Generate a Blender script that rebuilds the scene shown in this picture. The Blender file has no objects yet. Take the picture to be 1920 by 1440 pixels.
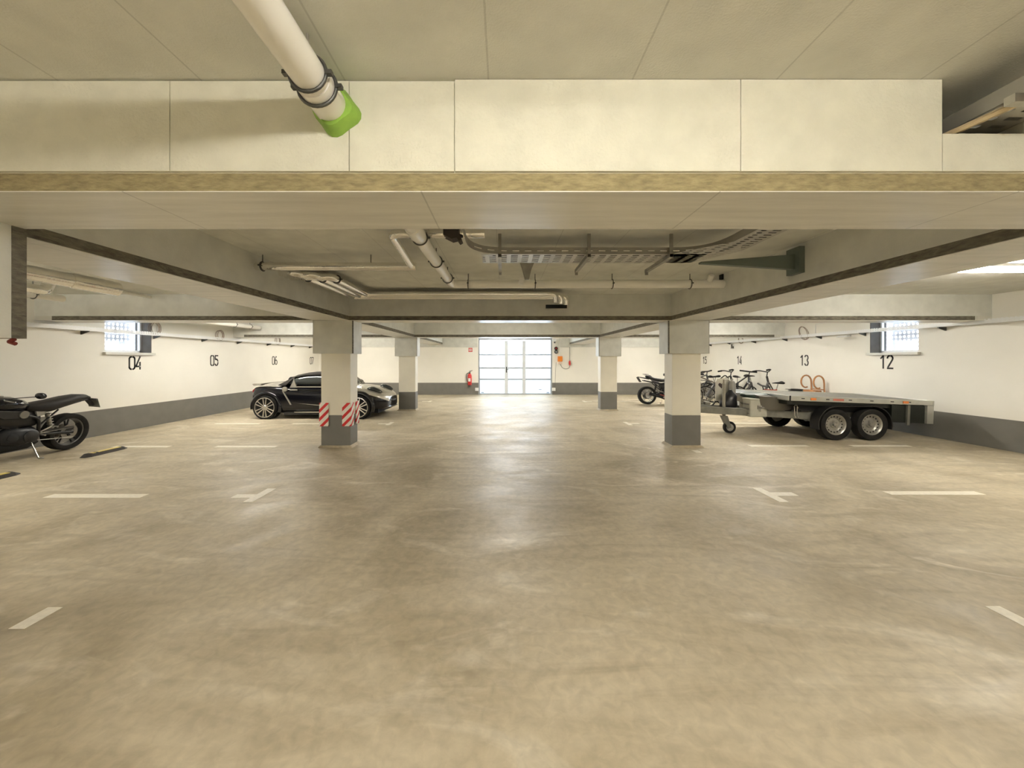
import bpy, bmesh, math, random
from mathutils import Vector, Matrix
random.seed(7)
PI = math.pi
S = bpy.context.scene
COL = S.collection
F = 693.0; VX, VY, CH = 944.0, 675.0, 1.5      # focal length (px of a 1920 frame), vanishing point, eye height

# ------------------------------------------------------------------ materials
_M = {}
def mat(name, col, rough=0.6, metal=0.0, var=0.0, vscale=6.0, bump=0.0, bscale=60.0, spec=0.5, coat=0.0,
        stretch=None, emit=None, col2=None, detail=6.0):
    if name in _M: return _M[name]
    m = bpy.data.materials.new(name); m.use_nodes = True
    nt = m.node_tree; N = nt.nodes; L = nt.links
    b = N['Principled BSDF']
    b.inputs['Base Color'].default_value = (*col, 1)
    b.inputs['Roughness'].default_value = rough
    b.inputs['Metallic'].default_value = metal
    b.inputs['Specular IOR Level'].default_value = spec
    b.inputs['Coat Weight'].default_value = coat
    b.inputs['Coat Roughness'].default_value = 0.08
    if var > 0 or bump > 0:
        tc = N.new('ShaderNodeTexCoord'); mp = N.new('ShaderNodeMapping')
        L.new(tc.outputs['Object'], mp.inputs['Vector'])
        if stretch: mp.inputs['Scale'].default_value = stretch
    if var > 0:
        n = N.new('ShaderNodeTexNoise'); n.inputs['Scale'].default_value = vscale; n.inputs['Detail'].default_value = detail
        L.new(mp.outputs[0], n.inputs['Vector'])
        r = N.new('ShaderNodeMapRange'); r.inputs[1].default_value = 0.3; r.inputs[2].default_value = 0.7
        L.new(n.outputs['Fac'], r.inputs[0])
        mx = N.new('ShaderNodeMix'); mx.data_type = 'RGBA'
        c2 = col2 or tuple(c * (1 - var) for c in col)
        c1 = col if col2 else tuple(min(1, c * (1 + var * .6)) for c in col)
        mx.inputs[6].default_value = (*c2, 1); mx.inputs[7].default_value = (*c1, 1)
        L.new(r.outputs[0], mx.inputs[0]); L.new(mx.outputs[2], b.inputs['Base Color'])
    if bump > 0:
        n2 = N.new('ShaderNodeTexNoise'); n2.inputs['Scale'].default_value = bscale; n2.inputs['Detail'].default_value = 4
        L.new(mp.outputs[0], n2.inputs['Vector'])
        bp = N.new('ShaderNodeBump'); bp.inputs['Strength'].default_value = bump; bp.inputs['Distance'].default_value = 0.01
        L.new(n2.outputs['Fac'], bp.inputs['Height']); L.new(bp.outputs[0], b.inputs['Normal'])
    if emit:
        b.inputs['Emission Color'].default_value = (*emit[0], 1); b.inputs['Emission Strength'].default_value = emit[1]
    _M[name] = m
    return m

def add_joints(m, axis, pitch, offset, width=0.004, dark=0.72):
    """thin joint lines between boards, every pitch metres along one axis"""
    nt = m.node_tree; N = nt.nodes; L = nt.links; b = N['Principled BSDF']
    tc = N.new('ShaderNodeTexCoord'); sp = N.new('ShaderNodeSeparateXYZ'); L.new(tc.outputs['Object'], sp.inputs[0])
    a = N.new('ShaderNodeMath'); a.operation = 'SUBTRACT'; a.inputs[1].default_value = offset; L.new(sp.outputs[axis], a.inputs[0])
    p = N.new('ShaderNodeMath'); p.operation = 'PINGPONG'; p.inputs[1].default_value = pitch / 2; L.new(a.outputs[0], p.inputs[0])
    g = N.new('ShaderNodeMath'); g.operation = 'LESS_THAN'; g.inputs[1].default_value = width; L.new(p.outputs[0], g.inputs[0])
    mx = N.new('ShaderNodeMix'); mx.data_type = 'RGBA'; mx.blend_type = 'MULTIPLY'
    src = b.inputs['Base Color'].links[0].from_socket if b.inputs['Base Color'].links else None
    if src: L.new(src, mx.inputs[6])
    else: mx.inputs[6].default_value = b.inputs['Base Color'].default_value
    mx.inputs[7].default_value = (dark, dark, dark, 1)
    L.new(g.outputs[0], mx.inputs[0]); L.new(mx.outputs[2], b.inputs['Base Color'])

def floor_mat():
    m = mat('floor_concrete', (0.5,0.44,0.34), rough=0.42, spec=0.45)
    nt = m.node_tree; N = nt.nodes; L = nt.links; b = N['Principled BSDF']
    tc = N.new('ShaderNodeTexCoord')
    def noise(scale, detail, sc=(1, 1, 1), dist=0.0, rough=0.55, loc=(0, 0, 0)):
        mp = N.new('ShaderNodeMapping'); mp.inputs['Scale'].default_value = sc; mp.inputs['Location'].default_value = loc
        L.new(tc.outputs['Object'], mp.inputs[0])
        n = N.new('ShaderNodeTexNoise'); n.inputs['Scale'].default_value = scale; n.inputs['Detail'].default_value = detail
        n.inputs['Distortion'].default_value = dist; n.inputs['Roughness'].default_value = rough
        L.new(mp.outputs[0], n.inputs['Vector']); return n.outputs['Fac']
    def ramp(f, lo, hi, a=0.0, c=1.0):
        r = N.new('ShaderNodeMapRange'); r.inputs[1].default_value = lo; r.inputs[2].default_value = hi
        r.inputs[3].default_value = a; r.inputs[4].default_value = c
        L.new(f, r.inputs[0]); return r.outputs[0]
    def mix(f, a, c, mode='MIX'):
        x = N.new('ShaderNodeMix'); x.data_type = 'RGBA'; x.blend_type = mode
        for s, v in ((0, f), (6, a), (7, c)):
            if isinstance(v, (tuple, float)): x.inputs[s].default_value = v if isinstance(v, float) else (*v, 1)
            else: L.new(v, x.inputs[s])
        return x.outputs[2]
    big = ramp(noise(0.62, 8, dist=1.2), 0.42, 0.66)
    c = mix(big, (0.58, 0.505, 0.375), (0.38, 0.32, 0.22))
    pale = ramp(noise(0.9, 9, (1, 2.0, 1), 1.8, loc=(4, 2, 0)), 0.56, 0.74)
    c = mix(pale, c, (0.72, 0.655, 0.53))
    sweep = ramp(noise(1.1, 7, (0.35, 2.4, 1), 2.2, loc=(9, 1, 0)), 0.50, 0.74, 0, .7)
    c = mix(sweep, c, (0.37, 0.31, 0.215))
    fine = ramp(noise(16, 8, dist=.5), 0.35, 0.7, 0.87, 1.09)
    fc = N.new('ShaderNodeCombineColor'); [L.new(fine, fc.inputs[i]) for i in range(3)]
    c = mix(1.0, c, fc.outputs[0], 'MULTIPLY')
    spot = ramp(noise(7, 5, loc=(3, 7, 1)), 0.60, 0.80, 0, .3)
    c = mix(spot, c, (0.26, 0.22, 0.16))
    L.new(c, b.inputs['Base Color'])
    L.new(ramp(noise(1.5, 7, (1, 1.6, 1), 1.0, loc=(1, 5, 0)), 0.3, 0.7, 0.38, 0.62), b.inputs['Roughness'])
    bp = N.new('ShaderNodeBump'); bp.inputs['Strength'].default_value = 0.12; bp.inputs['Distance'].default_value = 0.01
    L.new(noise(22, 6), bp.inputs['Height']); L.new(bp.outputs[0], b.inputs['Normal'])
    return m

def perforated(name, col, rough, metal, px, py, duty_x, duty_y, round_holes=False, axes=(0, 1)):
    """sheet metal with real see-through slots or round holes"""
    m = mat(name, col, rough, metal)
    nt = m.node_tree; N = nt.nodes; L = nt.links; b = N['Principled BSDF']
    tc = N.new('ShaderNodeTexCoord'); sp = N.new('ShaderNodeSeparateXYZ'); L.new(tc.outputs['Object'], sp.inputs[0])
    def M(op, a, c=None):
        n = N.new('ShaderNodeMath'); n.operation = op
        for i, v in enumerate((a, c)):
            if v is None: continue
            if isinstance(v, (int, float)): n.inputs[i].default_value = v
            else: L.new(v, n.inputs[i])
        return n.outputs[0]
    u = M('PINGPONG', sp.outputs[axes[0]], px / 2); v = M('PINGPONG', sp.outputs[axes[1]], py / 2)
    if round_holes:
        d = M('SQRT', M('ADD', M('MULTIPLY', u, u), M('MULTIPLY', v, v)))
        hole = M('LESS_THAN', d, px * duty_x / 2)
    else:
        hole = M('MULTIPLY', M('LESS_THAN', u, px * duty_x / 2), M('LESS_THAN', v, py * duty_y / 2))
    L.new(M('SUBTRACT', 1.0, hole), b.inputs['Alpha'])
    return m

def stripes_mat(name):
    m = mat(name, (0.8, 0.78, 0.72), 0.4)
    nt = m.node_tree; N = nt.nodes; L = nt.links; b = N['Principled BSDF']
    tc = N.new('ShaderNodeTexCoord'); sp = N.new('ShaderNodeSeparateXYZ'); L.new(tc.outputs['Object'], sp.inputs[0])
    def M(op, a, c):
        n = N.new('ShaderNodeMath'); n.operation = op
        for i, v in enumerate((a, c)):
            if isinstance(v, (int, float)): n.inputs[i].default_value = v
            else: L.new(v, n.inputs[i])
        return n.outputs[0]
    s = M('SUBTRACT', sp.outputs[2], M('ADD', sp.outputs[0], sp.outputs[1]))
    f = M('FLOORED_MODULO', M('ADD', s, 10.03), 0.145)
    k = M('LESS_THAN', f, 0.066)
    mx = N.new('ShaderNodeMix'); mx.data_type = 'RGBA'
    mx.inputs[6].default_value = (0.85, 0.82, 0.75, 1); mx.inputs[7].default_value = (0.60, 0.02, 0.025, 1)
    L.new(k, mx.inputs[0]); L.new(mx.outputs[2], b.inputs['Base Color'])
    return m

# ------------------------------------------------------------------ mesh builder
def fillet(pts, r, n=6):
    pts = [Vector(p) for p in pts]
    if r <= 0 or len(pts) < 3: return pts
    out = [pts[0]]
    for i in range(1, len(pts) - 1):
        a, b, c = pts[i - 1], pts[i], pts[i + 1]
        d1 = (a - b); d2 = (c - b)
        k = min(r, d1.length * .49, d2.length * .49)
        p, q = b + d1.normalized() * k, b + d2.normalized() * k
        for j in range(n + 1):
            t = j / n
            out.append(p * (1 - t) ** 2 + b * 2 * t * (1 - t) + q * t * t)
    out.append(pts[-1]); return out

class MB:
    def __init__(s): s.bm = bmesh.new(); s.mi = 0
    def _face(s, vs):
        try:
            f = s.bm.faces.new(vs); f.material_index = s.mi; return f
        except ValueError: return None
    def box(s, x0, x1, y0, y1, z0, z1, R=None, c=None):
        v = []
        for z in (z0, z1):
            for x, y in ((x0, y0), (x1, y0), (x1, y1), (x0, y1)):
                p = Vector((x, y, z))
                if R is not None: p = R @ p
                if c is not None: p += Vector(c)
                v.append(s.bm.verts.new(p))
        for q in ((3, 2, 1, 0), (4, 5, 6, 7), (0, 1, 5, 4), (1, 2, 6, 5), (2, 3, 7, 6), (3, 0, 4, 7)): s._face([v[i] for i in q])
        return s
    def cbox(s, c, sx, sy, sz, R=None):
        return s.box(-sx / 2, sx / 2, -sy / 2, sy / 2, -sz / 2, sz / 2, R or Matrix.Identity(3), c)
    def tube(s, pts, r, seg=12, fil=0.0, caps=True, r_end=None, n=6, closed=False):
        pts = fillet(pts, fil, n)
        pts = [Vector(p) for p in pts]
        rings = []; N = len(pts)
        t0 = (pts[1] - pts[0]).normalized()
        up = Vector((0, 0, 1)) if abs(t0.z) < .9 else Vector((1, 0, 0))
        u = t0.cross(up).normalized()
        for i, p in enumerate(pts):
            if closed: t = (pts[(i + 1) % N] - pts[i - 1]).normalized()
            else: t = (pts[min(i + 1, N - 1)] - pts[max(i - 1, 0)]).normalized()
            u = (u - t * u.dot(t)).normalized(); w = t.cross(u)
            rr = r if not isinstance(r, (list, tuple)) else r[min(i, len(r) - 1)]
            if r_end is not None: rr = r + (r_end - r) * i / (N - 1)
            rings.append([s.bm.verts.new(p + (u * math.cos(a) + w * math.sin(a)) * rr) for a in (2 * PI * k / seg for k in range(seg))])
        rng = range(N if closed else N - 1)
        for i in rng:
            A, B = rings[i], rings[(i + 1) % N]
            for k in range(seg): s._face([A[k], A[(k + 1) % seg], B[(k + 1) % seg], B[k]])
        if caps and not closed:
            s._face(rings[0][::-1]); s._face(rings[-1])
        return s
    def ring(s, c, R, r, axis='y', seg=32, tseg=8, a0=0, a1=2 * PI):
        c = Vector(c); full = abs(a1 - a0 - 2 * PI) < 1e-6
        n = seg if full else seg + 1
        P = []
        for i in range(n):
            a = a0 + (a1 - a0) * i / seg
            ca, sa = math.cos(a) * R, math.sin(a) * R
            P.append(c + Vector({'y': (ca, 0, sa), 'x': (0, ca, sa), 'z': (ca, sa, 0)}[axis]))
        return s.tube(P, r, tseg, closed=full)
    def lathe(s, prof, c=(0, 0, 0), axis='y', seg=36):
        """prof: (radius, offset along axis); closed profile loop"""
        c = Vector(c); rings = []
        for r, o in prof:
            row = []
            for k in range(seg):
                a = 2 * PI * k / seg; ca, sa = math.cos(a) * r, math.sin(a) * r
                row.append(s.bm.verts.new(c + Vector({'y': (ca, o, sa), 'x': (o, ca, sa), 'z': (ca, sa, o)}[axis])))
            rings.append(row)
        for i in range(len(rings) - 1):
            A, B = rings[i], rings[i + 1]
            for k in range(seg): s._face([A[k], A[(k + 1) % seg], B[(k + 1) % seg], B[k]])
        if prof[0][0] > 1e-5 and prof[0] != prof[-1]: s._face(rings[0][::-1])
        if prof[-1][0] > 1e-5 and prof[0] != prof[-1]: s._face(rings[-1])
        return s
    def prism(s, poly, a0, a1, plane='xz'):
        def P(u, v, a): return Vector({'xz': (u, a, v), 'yz': (a, u, v), 'xy': (u, v, a)}[plane])
        A = [s.bm.verts.new(P(u, v, a0)) for u, v in poly]; B = [s.bm.verts.new(P(u, v, a1)) for u, v in poly]
        s._face(A[::-1]); s._face(B); n = len(poly)
        for i in range(n): s._face([A[i], A[(i + 1) % n], B[(i + 1) % n], B[i]])
        return s
    def loft(s, rows, caps=True):
        R = [[s.bm.verts.new(Vector(p)) for p in row] for row in rows]
        n = len(R[0])
        for i in range(len(R) - 1):
            for k in range(n): s._face([R[i][k], R[i][(k + 1) % n], R[i + 1][(k + 1) % n], R[i + 1][k]])
        if caps: s._face(R[0][::-1]); s._face(R[-1])
        return s
    def blob(s, st, seg=14, pw=2.4):
        """lofted superellipses along x: (x, y, z, half width, half height)"""
        rows = []
        for x, y, z, ry, rz in st:
            row = []
            for k in range(seg):
                a = 2 * PI * k / seg; ca, sa = math.cos(a), math.sin(a)
                row.append((x, y + math.copysign(abs(ca) ** (2 / pw), ca) * ry, z + math.copysign(abs(sa) ** (2 / pw), sa) * rz))
            rows.append(row)
        return s.loft(rows)
    def build(s, name, m, parent=None, smooth=False, bevel=0.0, sub=0, label=None):
        me = bpy.data.meshes.new(name)
        bmesh.ops.recalc_face_normals(s.bm, faces=s.bm.faces)
        s.bm.to_mesh(me); s.bm.free()
        for x in (m if isinstance(m, (list, tuple)) else [m]): me.materials.append(x)
        o = bpy.data.objects.new(name, me); COL.objects.link(o)
        if parent is not None: o.parent = parent
        if smooth:
            for p in me.polygons: p.use_smooth = True
        if bevel > 0:
            b = o.modifiers.new('bevel', 'BEVEL'); b.width = bevel; b.segments = 2; b.limit_method = 'ANGLE'; b.angle_limit = .6
        if sub:
            u = o.modifiers.new('sub', 'SUBSURF'); u.levels = sub; u.render_levels = sub
        if smooth and not sub:
            es = o.modifiers.new('split', 'EDGE_SPLIT'); es.split_angle = math.radians(40)
        if label: o['label'] = label
        return o

def tag(o, label=None, cat=None, group=None, kind=None):
    if label: o['label'] = label
    if cat: o['category'] = cat
    if group: o['group'] = group
    if kind: o['kind'] = kind
    return o
def thing(name, label, cat, loc=(0, 0, 0), rz=0.0, group=None, kind=None):
    o = bpy.data.objects.new(name, None); COL.objects.link(o); o.location = loc; o.rotation_euler = (0, 0, rz)
    o.empty_display_size = .1
    return tag(o, label, cat, group, kind)
def copy_tree(o, parent=None):
    c = o.copy(); COL.objects.link(c); c.parent = parent
    for ch in list(o.children): copy_tree(ch, c)
    return c
def place(o, loc, rz=0.0, label=None, group=None):
    o.location = loc; o.rotation_euler = (0, 0, rz); return tag(o, label, None, group)

# ------------------------------------------------------------------ palette
M_floor = floor_mat()
M_ceil = mat('ceiling_board', (0.68, 0.685, 0.64), .75, var=.10, vscale=5, bump=.15, bscale=140); add_joints(M_ceil, 0, .575, -.06, .0035, .8)
M_board = mat('front_board', (0.68, 0.665, 0.56), .8, var=.07, vscale=9, bump=.25, bscale=90)
M_under = mat('beam_underside', (0.70, 0.69, 0.635), .27, var=.10, vscale=3, bump=.12, bscale=30, stretch=(.6, 7, 1)); add_joints(M_under, 0, 1.2, -.33, .0035, .75)
M_side = mat('beam_side_board', (0.66, 0.665, 0.625), .55, var=.10, vscale=5, bump=.12, bscale=90)
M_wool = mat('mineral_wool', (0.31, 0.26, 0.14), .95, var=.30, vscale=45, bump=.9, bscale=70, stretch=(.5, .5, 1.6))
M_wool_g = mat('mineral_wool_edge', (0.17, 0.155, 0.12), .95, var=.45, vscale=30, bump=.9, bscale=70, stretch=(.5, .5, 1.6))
M_cream = mat('wall_cream', (0.86, 0.84, 0.78), .6, var=.03, vscale=1.5)
M_grey = mat('wall_grey_paint', (0.175, 0.17, 0.155), .5, var=.10, vscale=4)
M_creamP = mat('pillar_cream', (0.84, 0.80, 0.69), .55, var=.04, vscale=3)
M_line = mat('road_paint', (0.88, 0.83, 0.72), .5, var=.10, vscale=30)
M_white_pipe = mat('white_plastic', (0.88, 0.87, 0.83), .25, var=.03)
M_foil = mat('aluminium_foil', (0.90, 0.885, 0.84), .15, 1.0, bump=.28, bscale=26, stretch=(1, 1, 1))
M_galv = mat('galvanised_steel', (0.56, 0.55, 0.51), .38, 1.0, var=.20, vscale=14)
M_galvd = mat('dull_galvanised', (0.36, 0.35, 0.32), .5, .7, var=.25, vscale=9)
M_steel = mat('bright_steel', (0.72, 0.72, 0.70), .22, 1.0)
M_black = mat('black_rubber', (0.008, 0.008, 0.008), .65, spec=.3)
M_tyre = mat('tyre_rubber', (0.014, 0.013, 0.012), .78, var=.3, vscale=20, spec=.25)
M_blackp = mat('black_paint', (0.004, 0.004, 0.007), .14, spec=.4, coat=.25)
M_blackm = mat('black_satin_metal', (0.010, 0.010, 0.011), .4, .2, spec=.35)
M_dark = mat('dark_plastic', (0.018, 0.017, 0.016), .5, spec=.35)
M_number = mat('stencil_black', (0.02, 0.018, 0.016), .6)
M_alpha = perforated('slotted_steel', (0.50, 0.49, 0.45), .42, .8, .10, .05, .62, .42)
M_alpha_w = perforated('slotted_white_steel', (0.82, 0.82, 0.80), .35, .3, .06, .04, .5, .45, axes=(1, 2))
M_stripe = stripes_mat('red_white_stripe')

# ------------------------------------------------------------------ building shell
CEIL = 2.62; XL, XR = -8.0, 8.33; YB, YF = -5.5, 16.0; BAND = 0.515
BB = 2.175                        # underside of the beams
def struct(o, label=None): return tag(o, label, None, None, 'structure')
struct(MB().box(XL - .3, XR + .3, YB - .3, YF + 6, -.2, 0).build('floor', M_floor), 'polished beige concrete garage floor')
struct(MB().box(XL - .3, XR + .3, YB - .3, YF + .3, CEIL, CEIL + .25).build('ceiling', M_ceil), 'grey insulation board ceiling')

def side_wall(name, xin, xout, win):
    w = thing(name, 'cream wall with grey painted band', None, kind='structure'); del w['label']
    x0, x1 = min(xin, xout), max(xin, xout)
    y0, y1, z0, z1 = win
    m = MB()
    m.mi = 1; m.box(x0, x1, YB, YF, 0, BAND)
    m.mi = 0; m.box(x0, x1, YB, y0, BAND, CEIL); m.box(x0, x1, y1, YF, BAND, CEIL)
    m.box(x0, x1, y0, y1, BAND, z0); m.box(x0, x1, y0, y1, z1, CEIL)
    m.build('wall_surface', [M_cream, M_grey], w)
    return w
WIN = (7.42, 8.40, 1.66, 2.46)
side_wall('wall_left', XL, XL - .36, WIN)
side_wall('wall_right', XR, XR + .36, WIN)
m = MB(); m.mi = 1; m.box(XL - .3, XR + .3, YB - .3, YB, 0, BAND); m.mi = 0; m.box(XL - .3, XR + .3, YB - .3, YB, BAND, CEIL)
struct(m.build('wall_back', [M_cream, M_grey]))
DX0, DX1, DZ = -1.09, 2.11, 2.46
m = MB()
for a, b in ((XL - .3, DX0), (DX1, XR + .3)):
    m.mi = 1; m.box(a, b, YF, YF + .3, 0, BAND); m.mi = 0; m.box(a, b, YF, YF + .3, BAND, CEIL)
m.box(DX0, DX1, YF, YF + .3, DZ, CEIL)
struct(m.build('wall_far', [M_cream, M_grey]))
m = MB(); m.box(XL + .01, DX0 - .03, YF - .06, YF - .001, 2.055, CEIL - .002); m.box(2.42, XR - .01, YF - .06, YF - .001, 2.055, CEIL - .002)
struct(m.build('trim_1', M_side), 'grey insulation boards along the top of the far wall')

# ------------------------------------------------------------------ beams
EDGE = 0.075
def cross_beam(y0, y1, x0, x1, end0, end1, label, face=M_side, wool=M_wool_g, notch=None):
    """beam across the garage: concrete core face, board below with its raw edge showing"""
    b = thing('ceiling_beam', label, None, kind='structure')
    m = MB()
    zt = BB + EDGE
    if notch:
        m.box(x0, notch[0], y0, y1, zt, CEIL + .01); m.box(notch[0], notch[1], y0, y1, zt, notch[2]); m.box(notch[1], x1, y0, y1, zt, CEIL + .01)
    else: m.box(x0, x1, y0, y1, zt, CEIL + .01)
    m.build('face_board', face, b)
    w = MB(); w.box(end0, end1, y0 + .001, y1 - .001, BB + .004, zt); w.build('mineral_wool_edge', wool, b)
    u = MB(); u.box(end0, end1, y0, y1, BB, BB + .004)
    if end0 > x0: u.box(x0, end0, y0, y1, BB, zt)
    if end1 < x1: u.box(end1, x1, y0, y1, BB, zt)
    u.build('underside_board', M_under, b)
    return b
NY0, NY1 = 1.485, 1.905
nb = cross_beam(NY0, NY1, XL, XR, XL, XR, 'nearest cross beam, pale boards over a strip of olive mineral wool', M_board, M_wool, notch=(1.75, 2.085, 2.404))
# pale front boards of the near beam, each a slightly different height
for i, (a, b, t) in enumerate(((XL, -1.332, .006), (-1.328, -.617, .006), (-.613, -.197, .012), (-.193, .944, 0), (.947, 1.748, 0))):
    MB().box(a, b, NY0 - .012, NY0 - .0005, BB + EDGE + .003, CEIL - t - .002).build('front_board', M_board, nb)
MB().box(1.7505, 2.083, NY0 - .012, NY0 - .0005, BB + EDGE + .003, 2.402).build('front_board', M_board, nb)
MB().box(2.086, XR, NY0 - .012, NY0 - .0005, BB + EDGE + .003, CEIL - .002).build('front_board', M_board, nb)
R1, R2 = 6.30, 10.94
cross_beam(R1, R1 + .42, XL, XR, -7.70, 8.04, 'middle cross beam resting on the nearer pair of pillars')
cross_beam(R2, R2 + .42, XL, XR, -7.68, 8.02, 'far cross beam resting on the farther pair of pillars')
cross_beam(-3.4, -2.98, XL, XR, XL, XR, 'cross beam behind the camera')

def long_beam(xa, xb, y0, y1, label):
    b = thing('ceiling_beam', label, None, kind='structure')
    m = MB(); m.box(xa, xb, y0, y1, BB + EDGE, CEIL + .01)
    m.build('face_board', M_side, b)
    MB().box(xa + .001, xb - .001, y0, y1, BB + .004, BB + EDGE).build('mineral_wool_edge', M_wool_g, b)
    MB().box(xa, xb, y0, y1, BB, BB + .004).build('underside_board', M_under, b)
for (y0, y1, n) in ((NY1, R1, 'near bay'), (R1 + .42, R2, 'middle bay'), (R2 + .42, YF, 'far bay')):
    long_beam(-3.25, -2.63, y0, y1, 'lengthwise ceiling beam on the motorcycle side, ' + n)
    long_beam(2.855, 3.50, y0, y1, 'lengthwise ceiling beam on the trailer side, ' + n)

# ------------------------------------------------------------------ pillars
def pillar(x0, x1, hx0, hx1, y, label):
    p = thing('pillar', label, None, kind='structure')
    m = MB()
    m.mi = 1; m.box(x0, x1, y + .05, y + .36, 0, .55)
    m.mi = 0; m.box(x0, x1, y + .05, y + .36, .55, 1.7)
    m.build('pillar_shaft', [M_creamP, M_grey], p, bevel=.006)
    h = MB(); h.box(hx0, hx1, y + .055, y + .42, 1.61, BB); h.box(hx0, hx1, y, y + .055, 1.61, BB)
    h.build('pillar_cladding', M_side, p, bevel=.003)
    w = MB()
    for s, xx in ((-1, hx0), (1, hx1)):
        w.box(min(xx, xx + s * .004), max(xx, xx + s * .004), y + .0, y + .055, 1.612, BB)
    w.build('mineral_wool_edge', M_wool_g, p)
    MB().prism([(x0 - .045, 0), (x1 + .045, 0), (x1, .035), (x0, .035)], y + .02, y + .39).build('floor_fillet', M_floor, p)
    return p
pillar(-3.133, -2.63, -3.245, -2.58, R1, 'nearer pillar beside the sports car, with red and white corner guards')
pillar(2.90, 3.39, 2.83, 3.505, R1, 'nearer pillar in front of the trailer drawbar')
pillar(-3.115, -2.62, -3.21, -2.57, R2, 'farther pillar in front of the nose of the sports car')
pillar(2.89, 3.378, 2.837, 3.48, R2, 'farther pillar next to the distant motorcycle')
# pillar at the near beam: only its cladding and raw board edge reach into the frame
p = thing('pillar', 'clad pillar head at the edge of the view under the nearest beam', None, kind='structure')
MB().box(-3.2, -2.47, NY0 - .0, 1.855, 1.61, BB).build('pillar_cladding', M_side, p)
MB().box(-3.2, -2.466, 1.856, 1.912, 1.61, BB).build('mineral_wool_edge', M_wool_g, p)
MB().box(-3.15, -2.58, NY0 + .04, 1.84, 0, 1.61).build('pillar_shaft', M_creamP, p)
p = thing('pillar', 'clad pillar under the nearest beam on the trailer side', None, kind='structure')
MB().box(2.83, 3.5, NY0 - .0, 1.91, 1.61, BB).build('pillar_cladding', M_side, p)
MB().box(2.90, 3.39, NY0 + .04, 1.84, 0, 1.61).build('pillar_shaft', M_creamP, p)

# ------------------------------------------------------------------ windows
M_glass = mat('clear_pane', (1, 1, 1), .05)
def transp(m, fac, col=(1, 1, 1), gl=.05):
    nt = m.node_tree; N = nt.nodes; L = nt.links
    for n in list(N): N.remove(n)
    o = N.new('ShaderNodeOutputMaterial'); t = N.new('ShaderNodeBsdfTransparent'); t.inputs[0].default_value = (*col, 1)
    g = N.new('ShaderNodeBsdfGlossy'); g.inputs['Roughness'].default_value = gl
    x = N.new('ShaderNodeMixShader'); x.inputs[0].default_value = fac
    L.new(t.outputs[0], x.inputs[1]); L.new(g.outputs[0], x.inputs[2]); L.new(x.outputs[0], o.inputs[0])
transp(M_glass, .06)
M_trans = mat('frosted_panel', (1, 1, 1), .3)
def frosted(m, fac):
    nt = m.node_tree; N = nt.nodes; L = nt.links
    for n in list(N): N.remove(n)
    o = N.new('ShaderNodeOutputMaterial'); t = N.new('ShaderNodeBsdfTranslucent'); t.inputs[0].default_value = (.9, .93, .95, 1)
    d = N.new('ShaderNodeBsdfDiffuse'); d.inputs[0].default_value = (.86, .88, .88, 1)
    x = N.new('ShaderNodeMixShader'); x.inputs[0].default_value = fac
    L.new(t.outputs[0], x.inputs[1]); L.new(d.outputs[0], x.inputs[2]); L.new(x.outputs[0], o.inputs[0])
frosted(M_trans, .45)
M_wframe = mat('window_frame_white', (0.80, 0.80, 0.79), .35)
M_reveal = mat('window_reveal_dark', (0.10, 0.085, 0.07), .8, var=.2)
M_hole = perforated('round_hole_sheet', (0.80, 0.80, 0.84), .5, .2,   .088, .088, .60, .60, True, axes=(1, 2))
def window(n, side, label):
    X = XL if side < 0 else XR
    w = thing('window_%d' % n, label, None, (X, (WIN[0] + WIN[1]) / 2, WIN[2]), kind='structure')
    W = WIN[1] - WIN[0]; H = WIN[3] - WIN[2]; h = W / 2
    s = side
    f = MB(); a = s * .22; b = s * .27; x0, x1 = min(a, b), max(a, b)
    f.box(x0, x1, -h, -h + .05, 0, H); f.box(x0, x1, h - .05, h, 0, H); f.box(x0, x1, -h, h, 0, .05); f.box(x0, x1, -h, h, H - .05, H)
    f.build('window_frame', M_wframe, w)
    MB().box(s * .245 - .003, s * .245 + .003, -h + .05, h - .05, .05, H - .05).build('glass_pane', M_glass, w)
    sl = MB(); a, b = sorted((s * -.06, s * .22)); sl.box(a, b, -h - .04, h + .04, -.05, -.002)
    sl.build('window_sill', mat('sill_metal', (.62, .60, .54), .4, .2), w, label='pale metal sill')
    a, b = sorted((s * .0, s * .36)); r = MB(); r.box(a, b, h - .012, h - .0005, .0, H)
    r.build('window_reveal', M_reveal, w)
    sc = MB(); a, b = sorted((s * .44, s * .445)); sc.box(a, b, -h - .6, h + .6, -.3, H + .4)
    sc.build('light_well_screen', M_hole, w, label='perforated sheet outside the pane')
    return w
window(1, -1, 'small window above bay 04 with perforated screen outside')
window(2, 1, 'small window above bay 12 with perforated screen outside')

# ------------------------------------------------------------------ garage door
M_alu = mat('door_aluminium', (0.36, 0.39, 0.43), .4, .3)
M_alu_l = mat('door_profile_grey', (0.62, 0.65, 0.68), .4)
d = thing('door_1', 'wide sectional garage door with glazed panels and a wicket door', None, (.51, YF + .10, 0), kind='structure')
hw = 1.58
zr = [0.03, .66, 1.155, 1.73, 2.36]
fr = MB(); fr.box(-hw - .02, -hw + .05, -.09, .0, 0, 2.46); fr.box(hw - .05, hw + .02, -.09, .0, 0, 2.46); fr.box(-hw, hw, -.06, .04, 2.36, 2.46)
fr.build('door_frame', M_alu, d)
cx = [(-hw + .05, -.46), (-.31, .31), (.46, hw - .05)]
pr = MB()
for z in zr[1:4]: pr.box(-hw + .05, hw - .05, -.01, .03, z - .032, z + .032)
pr.box(-hw + .05, hw - .05, -.01, .03, 0.0, .05)
pr.build('panel_rail', M_alu, d)
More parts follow.
